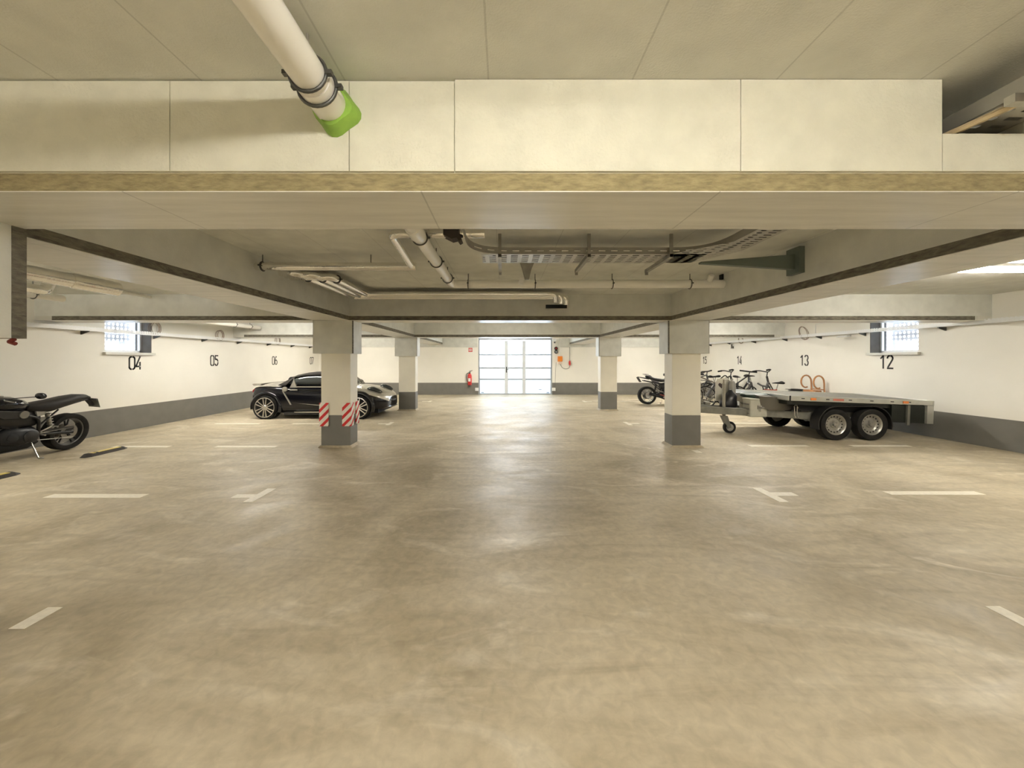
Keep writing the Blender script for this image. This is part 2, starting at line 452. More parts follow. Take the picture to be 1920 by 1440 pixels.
for i in range(4):
    for j, (a, b) in enumerate(cx):
        g = MB(); g.box(a, b, .005, .015, zr[i] + .02, zr[i + 1] - .02)
        g.build('glazed_panel' if i > 1 else 'frosted_panel', M_glass if i > 1 else M_trans, d)
st = MB()
for s in (-1, 1): st.box(min(s * .46, s * .31), max(s * .46, s * .31), -.012, .03, zr[0], zr[4] - .02)
st.build('wicket_frame', M_alu_l, d)
MB().box(-.30, .30, -.02, -.012, 2.18, 2.21).build('wicket_closer', M_alu, d)
hd = MB(); hd.box(-.40, -.36, -.03, -.012, .95, 1.2); hd.tube([(-.38, -.03, 1.1), (-.38, -.07, 1.1), (-.27, -.07, 1.1)], .009, 8, .01); hd.build('door_handle', M_blackm, d)
for s in (-1, 1):
    h = MB(); h.box(min(s * (hw + .01), s * (hw + .15)), max(s * (hw + .01), s * (hw + .15)), -.18, -.06, .17, .30); h.build('bottom_bracket', M_wframe, d)
    h = MB(); x = s * (hw - .16); h.box(x - .06, x + .06, -.03, -.012, .07, .10); h.build('edge_clip', M_dark, d)
MB().box(1.02, 1.16, -.02, -.012, .20, .225).build('vent_slot', M_dark, d)
gr = MB(); gr.box(-hw + .05, hw - .05, -.005, .035, .005, .03); gr.build('bottom_seal', M_dark, d)
# outside: pale paving and a house front opposite, washed out by daylight
struct(MB().box(-14, 15, YF + 6, YF + 40, -.2, 0).build('ground_outside', mat('outside_paving', (.62, .62, .60), .8)), 'bright paving outside the garage door')

# ------------------------------------------------------------------ floor markings
def line_mark(x0, x1, y0, y1, label, group='white bay lines on the floor', stub=None):
    m = MB(); m.box(x0, x1, y0, y1, .0005, .0025)
    if stub: m.box(*stub, .0005, .0025)
    return tag(m.build('parking_line', M_line), label, 'floor marking', group)
def T(s, X, y0, y1, yc, xo, label):
    X *= s; a, b = sorted((X + s * .05, s * xo))
    return line_mark(X - .05, X + .05, y0, y1, label, 'white T marks at the aisle', (a, b, yc - .055, yc + .055))
T(-1, 2.70, 3.90, 4.31, 4.07, 2.97, 'white T mark on the open floor on the motorcycle side of the aisle')
T(1, 2.965, 3.90, 4.33, 4.13, 3.26, 'white T mark on the open floor on the trailer side of the aisle')
T(-1, 2.68, 8.50, 8.92, 8.68, 2.94, 'small white T mark in front of the sports car nose')
T(1, 2.93, 8.50, 8.95, 8.72, 3.2, 'small white T mark between the two pillars of the trailer side')
T(-1, 2.66, 13.2, 13.6, 13.4, 2.95, 'tiny white T mark beyond the farther pillar, sports car side')
T(1, 2.93, 13.2, 13.6, 13.4, 3.2, 'tiny white T mark beyond the farther pillar, trailer side')
line_mark(-2.76, -2.67, 2.06, 2.24, 'short white bar nearest the camera, motorcycle side')
line_mark(2.93, 3.02, 1.98, 2.25, 'short white bar nearest the camera, trailer side')
for (x0, x1, y, l) in ((-5.02, -3.96, 4.077, 'bold white bay line nearest the camera, ahead of the rubber wheel stops'),
                       (-6.75, -5.78, 6.40, 'white bay line starting at the tip of the rubber wheel stop'),
                       (-4.98, -3.93, 6.40, 'white bay line beside the pillar with striped corner guards'),
                       (-6.79, -5.74, 8.70, 'thin white bay line under the tail of the sports car'),
                       (-4.97, -3.90, 8.70, 'thin white bay line under the doors of the sports car'),
                       (4.32, 5.37, 4.165, 'bold white bay line on the open floor in front of the trailer'),
                       (4.30, 5.32, 6.457, 'white bay line before the trailer, ahead of its jockey wheel'),
                       (6.07, 7.09, 6.457, 'white bay line right before the twin trailer wheels'),
                       (4.10, 6.60, 8.75, 'long white bay line under the trailer drawbar'),
                       (4.00, 5.30, 13.3, 'thin white bay line behind the distant motorcycle')):
    line_mark(x0, x1, y - .055, y + .055, l)
line_mark(3.12, 3.22, 5.98, 6.14, 'small worn white patch at the foot of the pillar')

# ------------------------------------------------------------------ bay numbers
def arc(cx, cy, rx, ry, a0, a1, n=7): return [(cx + rx * math.cos(math.radians(a0 + (a1 - a0) * i / n)), cy + ry * math.sin(math.radians(a0 + (a1 - a0) * i / n))) for i in range(n + 1)]
GL = {'0': [arc(.18, .80, .18, .20, 95, 180) + arc(.18, .2, .18, .2, 180, 262), arc(.25, .2, .18, .2, -82, 0) + arc(.25, .8, .18, .2, 0, 82)],
      '1': [[(.06, .80), (.25, 1.0), (.25, 0)]],
      '2': [arc(.19, .80, .17, .20, 175, 95), arc(.25, .80, .17, .20, 80, -25), [(.385, .66), (.07, .10)], [(.02, .0), (.43, .0)]],
      '3': [arc(.18, .80, .15, .20, 160, 95), arc(.24, .77, .17, .23, 80, -70), arc(.24, .24, .18, .25, 70, -80), arc(.18, .22, .17, .22, -95, -165)],
      '4': [[(.30, 1), (.0, .30), (.0, .22), (.2, .22)], [(.30, .55), (.30, .28)], [(.30, .17), (.30, 0)]],
      '5': [[(.40, 1), (.05, 1), (.05, .62)], arc(.2, .32, .2, .32, 120, 20), arc(.2, .3, .2, .3, 0, -80), arc(.18, .28, .17, .28, -100, -150)],
      '6': [arc(.22, .75, .2, .25, 60, 100) + [(.02, .6), (.02, .3)] + arc(.2, .25, .18, .25, 190, 262), arc(.26, .28, .17, .28, -80, 90), [(.18, .56), (.1, .52)]],
      '7': [[(.0, 1), (.40, 1), (.40, .85), (.28, .5)], [(.26, .43), (.14, 0)]]}
def bay_number(txt, side, Y, zc, H, label):
    X = XL + .001 if side < 0 else XR - .001
    o = thing('bay_number', label, 'number', (X, Y, zc), group='stencilled bay numbers on the walls')
    th = .125 * H
    W = .56 * H; tot = W * len(txt) - .13 * H
    for i, ch in enumerate(txt):
        m = MB(); off = -tot / 2 + i * W
        for st_ in GL[ch]:
            for (a, b) in zip(st_[:-1], st_[1:]):
                A = Vector((off + a[0] * H, (a[1] - .5) * H)); B = Vector((off + b[0] * H, (b[1] - .5) * H))
                dr = (B - A); 
                if dr.length < 1e-6: continue
                dr.normalize(); nn = Vector((-dr.y, dr.x)) * th / 2; e = dr * th * .3
                q = [A - e + nn, B + e + nn, B + e - nn, A - e - nn]
                s = -side          # reading direction
                m.prism([(v.x * s, v.y) for v in q], 0, .0015 * s, 'yz')
        m.build('numeral', M_number, o)
    return o
def wy(side, px): return (abs(XL) if side < 0 else XR) * F / abs(px - VX)
for txt, side, px, l in (('04', -1, 254, 'black stencilled 04 on the wall under the window'), ('05', -1, 402, 'black stencilled 05 on the wall beneath the second coiled cable'),
                         ('06', -1, 515, 'black stencilled 06 on the wall above the tail of the sports car'), ('07', -1, 584.5, 'black stencilled 07 on the wall just beside the pillar'),
                         ('12', 1, 1662, 'black stencilled 12 on the wall under the window above the trailer'), ('13', 1, 1508, 'black stencilled 13 on the wall above the wooden sledge'),
                         ('14', 1, 1386.5, 'black stencilled 14 on the wall above the bicycle group'), ('15', 1, 1321.5, 'black stencilled 15 on the wall just beside the pillar')):
    Y = wy(side, px)
    bay_number(txt, side, Y, 1.5 - .0 * Y, .27, l).location.z = {'04': 1.435, '05': 1.485, '06': 1.48, '07': 1.47, '12': 1.455, '13': 1.49, '14': 1.49, '15': 1.49}[txt]

# ------------------------------------------------------------------ pillar corner guards, wheel stops
def guard(x, y, sx, sy, label):
    g = thing('corner_guard', label, 'corner guard', (x, y, .365), group='red and white foam guards on the pillar corners')
    t = .022; Lx = .135; Ly = .10
    xa, xb = sorted((-sx * Lx, sx * t)); ya, yb = sorted((0, sy * t))
    MB().box(xa, xb, ya, yb, 0, .40).build('striped_leaf', M_stripe, g, bevel=.004)
    xa, xb = sorted((0, sx * t)); ya, yb = sorted((0, -sy * Ly))
    MB().box(xa, xb, ya, yb, 0, .40).build('striped_leaf', M_stripe, g, bevel=.004)
guard(-3.134, R1 + .049, -1, -1, 'red and white guard on the front corner of the pillar, next to the car door')
guard(-2.629, R1 + .049, 1, -1, 'red and white guard on the front corner of the pillar, facing the aisle')
guard(-2.629, R1 + .361, 1, 1, 'red and white guard on the rear corner of the pillar, next to the car wheel')

M_rub = mat('rubber_stop', (0.03, 0.026, 0.024), .6, var=.3, vscale=30)
M_yel = mat('reflective_yellow', (0.80, 0.66, 0.20), .3)
def wheel_stop(x, y, label):
    w = thing('wheel_stop', label, 'wheel stop', (x, y, 0), group='black rubber wheel stops with yellow reflectors')
    L_ = .32; rows = []
    for yy, hw_, h in ((-L_, .045, .012), (-L_ + .07, .075, .045), (L_ - .07, .075, .045), (L_, .045, .012)):
        rows.append([(-hw_, yy, 0), (hw_, yy, 0), (hw_ * .75, yy, h), (hw_ * .25, yy, h * 1.15), (-hw_ * .25, yy, h * 1.15), (-hw_ * .75, yy, h)])
    MB().loft(rows).build('rubber_body', M_rub, w, bevel=.004)
    for a, b in ((-.215, -.17), (-.13, .21)):
        m = MB(); m.box(-.02, .05, a, b, .046, .053); m.build('reflector_strip', M_yel, w)
    return w
wheel_stop(-6.44, 5.97, 'black rubber wheel stop with yellow strips in front of the motorcycle rear wheel')
wheel_stop(-6.40, 4.55, 'black rubber wheel stop cut off by the picture edge')

# ------------------------------------------------------------------ ceiling lights
M_tube = mat('lamp_diffuser', (1, 1, 1), .4, emit=((1.0, .945, .84), 78.0))
M_lampb = mat('lamp_body', (.75, .74, .70), .4)
def lamp(x, y, along, L_, label, group='long ceiling battens'):
    l = thing('ceiling_light', label, 'ceiling light', (x, y, CEIL), 0 if along == 'x' else PI / 2, group)
    MB().box(-L_ / 2, L_ / 2, -.055, .055, -.035, -.001).build('lamp_housing', M_lampb, l, bevel=.004)
    MB().box(-L_ / 2 + .03, L_ / 2 - .03, -.05, .05, -.085, -.036).build('diffuser', M_tube, l, bevel=.01)
    return l
lamp(5.87, 4.33, 'x', 1.1, 'glowing batten over the open bay on the trailer side')
lamp(-6.3, 3.0, 'x', 1.3, 'glowing batten over the open bay on the motorcycle side')
lamp(5.9, 8.9, 'x', 1.7, 'batten hidden by the beam above the trailer')
lamp(-5.9, 8.9, 'x', 1.7, 'batten hidden by the beam above the sports car')
lamp(5.9, 13.5, 'x', 1.7, 'batten in the far bay above the bicycles')
lamp(-5.9, 13.5, 'x', 1.7, 'batten in the far bay above the sports car side')
lamp(.30, -.2, 'x', .75, 'batten over the aisle just behind the camera')
lamp(-5.9, -1.0, 'x', 1.7, 'batten behind the camera on the motorcycle side')
lamp(5.9, -1.0, 'x', 1.7, 'batten behind the camera on the trailer side')

# ------------------------------------------------------------------ pipes
M_clamp = mat('clamp_steel', (0.10, 0.10, 0.095), .45, .8)
M_green = mat('green_sealing_foam', (0.23, 0.40, 0.06), .6, var=.25, vscale=12)
def clamp(parent, c, r, axis, rod=True, w=.012):
    m = MB(); m.ring(c, r + .006, .006, axis, 28, 8)
    m.cbox((c[0] + (r + .016 if axis == 'y' else 0), c[1] + (r + .016 if axis == 'x' else 0), c[2]), .022, .018, .014)
    m.cbox((c[0] - (r + .016 if axis == 'y' else 0), c[1] - (r + .016 if axis == 'x' else 0), c[2]), .022, .018, .014)
    if rod: m.tube([(c[0], c[1], c[2] + r), (c[0], c[1], CEIL)], .005, 8)
    return m.build('pipe_clamp', M_clamp, parent, smooth=True)

P = thing('drain_pipe', 'thick white pipe overhead running into the pale beam through green foam', 'pipe')
PX, PZ = -.673, 2.486
MB().tube([(PX, -2.9, PZ), (PX, NY0 + .1, PZ)], .058, 32).build('pipe_body', M_white_pipe, P, smooth=True)
MB().lathe([(.0585, 1.30), (.064, 1.30), (.064, 1.44), (.060, 1.46), (.0585, 1.46)], (PX, 0, PZ), 'y', 32).build('pipe_socket', M_white_pipe, P, smooth=True)
clamp(P, (PX, 1.27, PZ), .058, 'y', False); clamp(P, (PX, 1.335, PZ), .064, 'y', False)
m = MB(); m.tube([(PX - .0, 1.27, PZ + .06), (PX, 1.27, CEIL)], .005, 8); m.build('hanger_rod', M_galv, P)
m = MB(); rows = []
for y, r in ((1.475, .088), (1.455, .085), (1.425, .070)):
    rows.append([(PX + .012 + r * math.cos(a) * (1 + .10 * math.cos(4 * a + .6)), y, PZ - .004 + r * math.sin(a) * (1 + .10 * math.cos(4 * a + .6))) for a in (2 * PI * k / 28 for k in range(28))])
m.loft(rows).build('green_foam_collar', M_green, P, smooth=True, label='bright green foam collar')

P = thing('drain_pipe', 'white pipe with black clamps turning along the ceiling of the middle bay', 'pipe')
MB().tube([(PX, NY1 - .1, PZ), (PX, 4.80, PZ), (2.86, 4.80, PZ)], .054, 24, .10, n=5).build('pipe_body', M_white_pipe, P, smooth=True)
for y in (2.98, 3.70, 4.45): clamp(P, (PX, y, PZ), .054, 'y')
MB().lathe([(.055, 2.72), (.064, 2.72), (.064, 2.9), (.06, 2.93), (.055, 2.93)], (PX, 0, PZ), 'y', 28).build('pipe_socket', M_white_pipe, P, smooth=True)
for x in (-.457, .41, 1.41, 2.42): clamp(P, (x, 4.80, PZ), .054, 'x')
m = MB(); m.tube([(2.66, 4.80, PZ), (2.66, 4.72, PZ + .10)], .036, 16); m.build('branch_stub', M_white_pipe, P, smooth=True)
tag(MB().box(2.835, 2.854, 4.79, 4.86, 2.545, 2.615).build('cable_opening', M_black), 'small black square opening in the beam above the white pipe', 'opening')

P = thing('heating_pipe', 'foil wrapped pipe stepping back beside the white pipe and into the beam', 'pipe')
MB().tube([(-.16, 3.13, 2.572), (-.955, 3.13, 2.572), (-.975, 3.90, 2.50)], .038, 18, .09).build('pipe_body', M_foil, P, smooth=True)
MB().tube([(-.93, 3.93, 2.495), (-2.63, 3.93, 2.495)], .042, 18, 0).build('pipe_body', M_foil, P, smooth=True)
clamp(P, (-2.56, 3.93, 2.495), .042, 'x'); 
m = MB(); m.tube([(-1.41, 3.93, 2.53), (-1.41, 3.93, CEIL)], .004, 6); m.build('hanger_rod', M_clamp, P)
m = MB(); m.prism([(-.50, 2.62), (-.37, 2.62), (-.37, 2.55), (-.345, 2.50), (-.37, 2.485), (-.39, 2.515), (-.43, 2.505), (-.50, 2.54)], 3.06, 3.17)
m.build('fire_collar', mat('brown_collar', (.045, .035, .028), .7), P, label='dark brown wrap')
m = MB()
for k in range(3):
    pass
for k, lab in enumerate(('foil wrapped pipe farthest from the aisle, running back then along the middle beam', 'foil wrapped pipe in the middle of the three parallel ones', 'foil wrapped pipe nearest the aisle of the three parallel ones')):
    P = thing('heating_pipe', lab, 'pipe', group='three parallel foil pipes')
    x = -2.44 + .155 * k; yb = 6.02 - .125 * k
    MB().tube([(-2.63, 4.35 + .11 * k, 2.53), (x, 4.35 + .11 * k, 2.53), (x, yb, 2.53), (1.02 - .10 * k, yb, 2.53), (1.02 - .10 * k, yb + .02, 2.40)], .046, 16, .08, n=5).build('pipe_body', M_foil, P, smooth=True)
    clamp(P, (x, 4.62 + .05 * k, 2.53), .046, 'y', False)
tag(MB().box(.72, 1.08, 6.285, 6.299, 2.38, 2.44).build('cable_opening', M_black), 'dark slot in the middle beam where the foil pipes end', 'opening')

# pipes in the bay above the near motorcycle
P = thing('heating_pipe', 'bright foil duct over the open bay on the motorcycle side', 'pipe')
MB().tube([(-5.22, 1.95, 2.46), (-5.22, 4.52, 2.46)], .085, 20).build('pipe_body', M_foil, P, smooth=True)
MB().tube([(-5.22, 4.45, 2.46), (-5.20, 4.60, 2.455), (-5.18, 4.95, 2.45)], .092, 20).build('pipe_joint', M_foil, P, smooth=True)
P = thing('heating_pipe', 'smaller foil pipe beneath the bright foil duct', 'pipe')
MB().tube([(-6.20, 1.95, 2.44), (-6.20, 5.0, 2.44), (-6.20, 5.05, 2.56)], .062, 18, .05).build('pipe_body', M_foil, P, smooth=True)
P = thing('drain_pipe', 'white pipe with a dark ring behind the foil ducts', 'pipe')
MB().tube([(-6.62, 1.95, 2.42), (-6.62, 5.55, 2.42)], .052, 18).build('pipe_body', M_white_pipe, P, smooth=True)
clamp(P, (-6.62, 5.2, 2.42), .052, 'y')
P = thing('drain_pipe', 'slim white pipe at the ceiling behind the foil duct end', 'pipe')
MB().tube([(-6.02, 5.1, 2.575), (-6.02, 6.3, 2.575)], .026, 14).build('pipe_body', M_white_pipe, P, smooth=True)
P = thing('drain_pipe', 'white pipe along the ceiling above bay 05', 'pipe')
MB().tube([(-7.2, 6.75, 2.45), (-7.2, 10.9, 2.45)], .062, 18).build('pipe_body', M_white_pipe, P, smooth=True)
for y in (7.9, 8.6, 9.9, 10.5): clamp(P, (-7.2, y, 2.45), .062, 'y')

# hanging sensor
P = thing('hanging_sensor', 'grey tapered bracket with a white tip hanging behind the cable tray', 'sensor', (.265, 4.15, CEIL))
MB().loft([[(-.09, -.02, 0), (.09, -.02, 0), (.09, .02, 0), (-.09, .02, 0)], [(-.055, -.015, -.1), (.05, -.015, -.1), (.05, .015, -.1), (-.055, .015, -.1)], [(-.025, -.01, -.22), (.02, -.01, -.22), (.02, .01, -.22), (-.025, .01, -.22)]]).build('bracket', M_galvd, P)
MB().box(-.03, .025, -.03, -.012, -.285, -.215, Matrix.Rotation(.25, 3, 'Y')).build('white_tip', M_wframe, P)

# ------------------------------------------------------------------ cable tray in the middle bay
t = thing('cable_tray', 'slotted steel cable tray hanging in the middle bay and passing the beam', 'cable tray', (0, 0, 0))
ZB = 2.445; ZT = 2.505
MB().box(-.20, 1.82, 3.30, 3.60, ZB, ZB + .002).build('tray_bottom', M_alpha, t)
MB().box(1.84, 2.06, -1.5, 2.95, ZB, ZB + .002).build('tray_bottom', M_alpha, t)
def rail(path, z0=ZB, z1=ZT, w=.004):
    m = MB(); pts = fillet([(x, y, 0) for x, y in path], .34, 8)
    for a, b in zip(pts[:-1], pts[1:]):
        dr = (b - a).normalized(); n = Vector((-dr.y, dr.x, 0)) * w / 2
        q = [a + n, b + n, b - n, a - n]
        m.prism([(v.x, v.y) for v in q], z0, z1, 'xy')
    return m
rail([(-.30, 2.3), (-.30, 3.30), (1.84, 3.30), (1.84, -1.5)]).build('tray_rail', perforated('slotted_rail', (0.36, 0.35, 0.32), .5, .7, .11, .0825, .55, .14, axes=(0, 2)), t)
rail([(-.20, 3.60), (1.50, 3.60)]).build('tray_rail', M_galvd, t)
rail([(2.06, 3.2), (2.06, -1.5)]).build('tray_rail', M_galvd, t)
tp = MB(); tp.prism([(1.5, 3.30), (1.84, 2.95), (2.06, 2.95), (2.06, 3.2), (1.82, 3.60), (1.5, 3.60)], ZB, ZB + .002, 'xy'); tp.build('tray_corner', M_alpha, t)
for x in (-.033, .76, 1.49):
    b = MB(); b.box(x - .014, x + .014, 3.275, 3.29, ZB - .03, CEIL); b.box(x - .016, x + .016, 3.275, 3.86, ZB - .035, ZB - .003); b.box(x - .013, x + .013, 3.84, 3.86, ZB - .06, ZB - .003)
    b.build('tray_bracket', M_galvd, t)
b = MB(); b.prism([(1.9, 2.43), (2.85, 2.37), (2.85, 2.52), (1.9, 2.445)], 3.55, 3.60); b.box(2.80, 2.854, 3.50, 3.66, 2.33, 2.58)
b.build('wall_bracket', mat('green_grey_steel', (.16, .19, .17), .5, .5), t)
b = MB(); b.box(1.80, 2.6, 1.30, 1.33, 2.41, 2.44); b.build('cross_support', M_galv, t)
b = MB(); b.tube([(1.76, 1.70, 2.41), (1.86, 1.36, 2.43), (1.93, .9, 2.44)], .012, 6); b.build('flat_strap', mat('tan_strap', (.5, .40, .25), .6), t)
tag(MB().tube([(1.75, 1.88, 2.56), (2.085, 1.88, 2.56)], .012, 10).build('conduit', M_galvd, None, smooth=True), 'thin grey conduit crossing the dark notch in the pale beam', 'conduit')
for i in range(3):
    y = .9 + i * .04
c = MB(); c.tube([(1.89, -1.4, 2.462), (1.90, 1.0, 2.462), (1.93, 2.6, 2.462), (1.95, 3.3, 2.462), (1.5, 3.42, 2.462), (-.1, 3.42, 2.462)], .010, 8, .2)
tag(c.build('cable', M_dark, None, smooth=True), 'black cable lying in the steel cable tray', 'cable')

# ------------------------------------------------------------------ wall trays with brackets and cable coils
M_traywall = perforated('tray_wall_side', (0.92, 0.93, 0.94), .30, .0, .055, .033, .55, .40, axes=(1, 2))
def wall_tray(side, z, pxs, label):
    X = XL if side < 0 else XR; s = -side
    t = thing('cable_tray', label, 'cable tray', (X, 0, z))
    f = MB(); a, b = sorted((s * .13, s * .134)); f.box(a, b, -2, YF - .02, 0, .075); f.build('tray_rail', M_traywall, t)
    f = MB(); a, b = sorted((s * .03, s * .034)); f.box(a, b, -2, YF - .02, 0, .075); f.build('tray_rail', M_traywall, t)
    f = MB(); a, b = sorted((s * .03, s * .134)); f.box(a, b, -2, YF - .02, -.003, 0); f.build('tray_bottom', M_wframe, t)
    for y in pxs:
        g = MB(); g.prism([(s * .0005, -.075), (s * .0005, -.004), (s * .15, -.004), (s * .15, -.02)], y - .012, y + .012); g.build('tray_bracket', M_clamp, t)
    return t
wall_tray(-1, 2.055, (5.9, 7.0, 8.45, 9.8, 11.1, 12.5, 13.9, 15.2), 'white slotted cable tray along the wall on the motorcycle side')
wall_tray(1, 2.125, (5.6, 6.96, 8.5, 9.68, 10.85, 12.2, 13.5, 14.8), 'white slotted cable tray along the wall on the trailer side')
M_coil = mat('cable_brown', (.20, .13, .09), .6)
def coil(side, Y, z, r, label, tilt=0.0, lp=3):
    X = XL if side < 0 else XR; s = -side
    m = MB()
    for k in range(lp):
        P_ = []
        for i in range(28):
            a = 2 * PI * i / 28
            P_.append(Vector((X + s * (.05 + .012 * k), Y + (k - 1) * .022 + r * math.cos(a) * (1 - .06 * k), z + r * math.sin(a) * (1 + .05 * k) + tilt * math.cos(a) * r)))
        m.tube(P_, .006, 6, closed=True)
    return tag(m.build('cable_coil', M_coil, None, smooth=True), label, 'cable', 'coiled cables on the wall trays')
coil(-1, 8.42, 2.22, .13, 'coiled brown cable on the wall right beside the window above 04')
coil(-1, 10.35, 2.19, .13, 'coiled brown cable on the wall tray above 05')
coil(-1, 13.0, 2.18, .13, 'coiled brown cable on the wall tray above 06')
coil(1, 10.2, 2.24, .16, 'slanted coil of brown cable on the wall tray above 13', .5, 2)
coil(1, 12.9, 2.20, .12, 'coiled cable on the wall tray above 14', .3, 2)
m = MB(); m.tube([(XR - .012, 9.0, 2.46), (XR - .012, 9.85, 2.46), (XR - .012, 9.85, 2.13)], .008, 8, .04)
tag(m.build('conduit', M_wframe, None, smooth=True), 'thin white conduit dropping to the wall tray near 13', 'conduit')
tag(MB().box(XR - .22, XR - .12, 8.72, 9.02, 2.045, 2.08).build('tray_box', M_wframe, None, bevel=.01), 'small white box clipped under the tray beside the window', 'box')  # plain white box, gives no light
sg = thing('hanging_sign', 'small white sign with black figures hanging from the tray near 14', 'sign', (XR - .16, 13.2, 1.90))
MB().box(-.06, .06, -.006, .006, 0, .20).build('sign_board', M_wframe, sg)
MB().box(-.035, -.005, -.009, -.0065, .03, .17).box(.01, .045, -.009, -.0065, .02, .09).build('sign_print', M_number, sg)
tag(MB().tube([(-2.475, 1.87, 1.606), (-2.50, 1.87, 1.592), (-2.47, 1.87, 1.582)], .010, 8, .005).build('cable_plug', mat('dark_red_plastic', (.13, .012, .008), .5), None, smooth=True),
    'small dark red plug under the pillar head at the picture edge', 'plug')

# ------------------------------------------------------------------ things on the far wall
M_red = mat('signal_red', (.60, .03, .03), .35)
e = thing('fire_extinguisher', 'red fire extinguisher hanging on the far wall beside the garage door', 'fire extinguisher', (-1.45, YF - .10, .42))
MB().lathe([(0, 0), (.075, 0), (.085, .02), (.085, .40), (.06, .47), (.025, .50), (0, .50)], (0, 0, 0), 'z', 24).build('cylinder_body', M_red, e, smooth=True)
MB().box(-.06, .04, -.088, -.084, .16, .30).build('instruction_label', mat('label_white', (.8, .78, .74), .5), e)
m = MB(); m.box(-.03, .03, -.03, .03, .50, .55); m.prism([(-.02, .56), (.12, .62), (.12, .64), (-.02, .60)], -.012, .012); m.build('valve_head', M_dark, e)
MB().tube([(-.03, 0, .53), (-.13, 0, .50), (-.15, 0, .30), (-.10, 0, .12)], .012, 8, .08).build('hose', M_black, e, smooth=True)
e = thing('fire_sign', 'small red and white fire extinguisher sign above the extinguisher', 'sign', (-1.43, YF - .004, 1.85))
MB().box(-.085, .085, -.004, .0, 0, .17).build('sign_plate', M_red, e)
m = MB(); m.box(-.005, .03, -.006, -.0045, .03, .13); m.box(-.06, -.03, -.006, -.0045, .03, .14); m.box(.045, .06, -.006, -.0045, .03, .14); m.box(-.005, .03, -.006, -.0045, .14, .15)
m.build('sign_print', mat('label_white', (.8, .78, .74), .5), e)
e = thing('signal_light', 'dark twin lamp signal on the wall beside the garage door', 'signal light', (2.27, YF - .005, 1.77))
m = MB(); m.lathe([(0, 0), (.075, 0), (.075, -.09), (0, -.09)], (0, 0, .08), 'y', 24); m.lathe([(0, 0), (.075, 0), (.075, -.09), (0, -.09)], (0, 0, .23), 'y', 24)
m.build('signal_housing', M_dark, e, smooth=True)
m = MB(); m.lathe([(0, -.091), (.045, -.091), (.045, -.094), (0, -.094)], (0, 0, .08), 'y', 20); m.build('lens', mat('lens_grey', (.25, .25, .26), .2), e)
m = MB(); m.lathe([(0, -.091), (.045, -.091), (.045, -.094), (0, -.094)], (0, 0, .23), 'y', 20); m.build('lens', mat('lens_red', (.22, .03, .03), .2), e)
M_or = mat('orange_plastic', (.85, .25, .03), .4)
e = thing('door_control_box', 'orange control box on the wall beside the garage door', 'control box', (2.44, YF - .005, 1.33))
MB().box(-.10, .10, -.10, 0, .10, .33).build('orange_cover', M_or, e, bevel=.01)
MB().box(-.085, .085, -.09, 0, 0, .098).build('white_base', mat('pinkish_white', (.8, .66, .56), .4), e, bevel=.01)
MB().tube([(0, -.03, .33), (0, -.03, 1.28)], .010, 8).build('conduit', M_wframe, e)
e = thing('power_plug', 'red power plug on a cable hanging beside the orange control box', 'plug', (2.86, YF - .05, 1.27))
MB().lathe([(0, 0), (.03, 0), (.042, .06), (.042, .14), (.022, .20), (0, .20)], (0, 0, 0), 'z', 16).build('plug_body', M_red, e, smooth=True)
MB().tube([(0, 0, .2), (0, 0, .95)], .008, 8).build('cord', M_dark, e)
MB().tube([(0, 0, 0), (-.02, 0, -.12), (-.18, 0, -.17), (-.34, 0, -.10), (-.40, 0, .05)], .009, 8, .1).build('loop_cord', M_clamp, e, smooth=True)
e = thing('door_motor', 'small grey motor at the upper corner of the garage door', 'motor', (2.17, YF - .16, 2.28))
MB().box(-.06, .09, -.06, .08, 0, .12).build('motor_case', M_wframe, e, bevel=.01)
MB().tube([(.02, -.02, -.06), (.02, -.02, 0)], .035, 12).build('gear_case', M_dark, e)
e = thing('door_pull_chain', 'thin hand chain loop beside the garage door rail', 'chain', (2.22, YF - .05, .2))
MB().tube([(.0, 0, 0), (.03, 0, .9), (.05, 0, 1.2)], .006, 6).build('chain_strand', M_clamp, e)

lamp(.6, -2.0, 'x', 1.5, 'added fill batten over the aisle behind the camera')  # unseen lamp, added to brighten the floor near the camera
lamp(.6, -4.4, 'x', 1.5, 'added fill batten over the aisle at the back wall')  # second unseen fill lamp, added for more light from behind
lamp(.1, 8.6, 'x', .8, 'batten hidden behind the middle beam over the aisle')
lamp(.1, 13.4, 'x', 1.7, 'batten over the aisle in front of the garage door')

# ================================================================== vehicles
def tyre_prof(R, ri, w): 
    return [(ri, -w * .40), (R * .90, -w * .5), (R * .975, -w * .46), (R, -w * .30), (R, w * .30), (R * .975, w * .46), (R * .90, w * .5), (ri, w * .40), (ri, -w * .40)]
M_rim_s = mat('alloy_silver', (0.74, 0.73, 0.70), .25, .85)
M_rim_b = mat('steel_rim', (0.42, 0.41, 0.38), .35, .8, var=.12, vscale=20)
M_spoke = mat('rim_black', (0.03, 0.03, 0.032), .3, .5)
M_silver = mat('car_silver', (0.56, 0.53, 0.47), .25, .55, coat=.7)
M_carglass = mat('tinted_glass', (0.03, 0.035, 0.035), .05, spec=.8)
M_roof = mat('soft_top', (0.022, 0.018, 0.016), .8)
M_chrome = mat('chrome', (0.85, 0.85, 0.83), .10, 1.0)

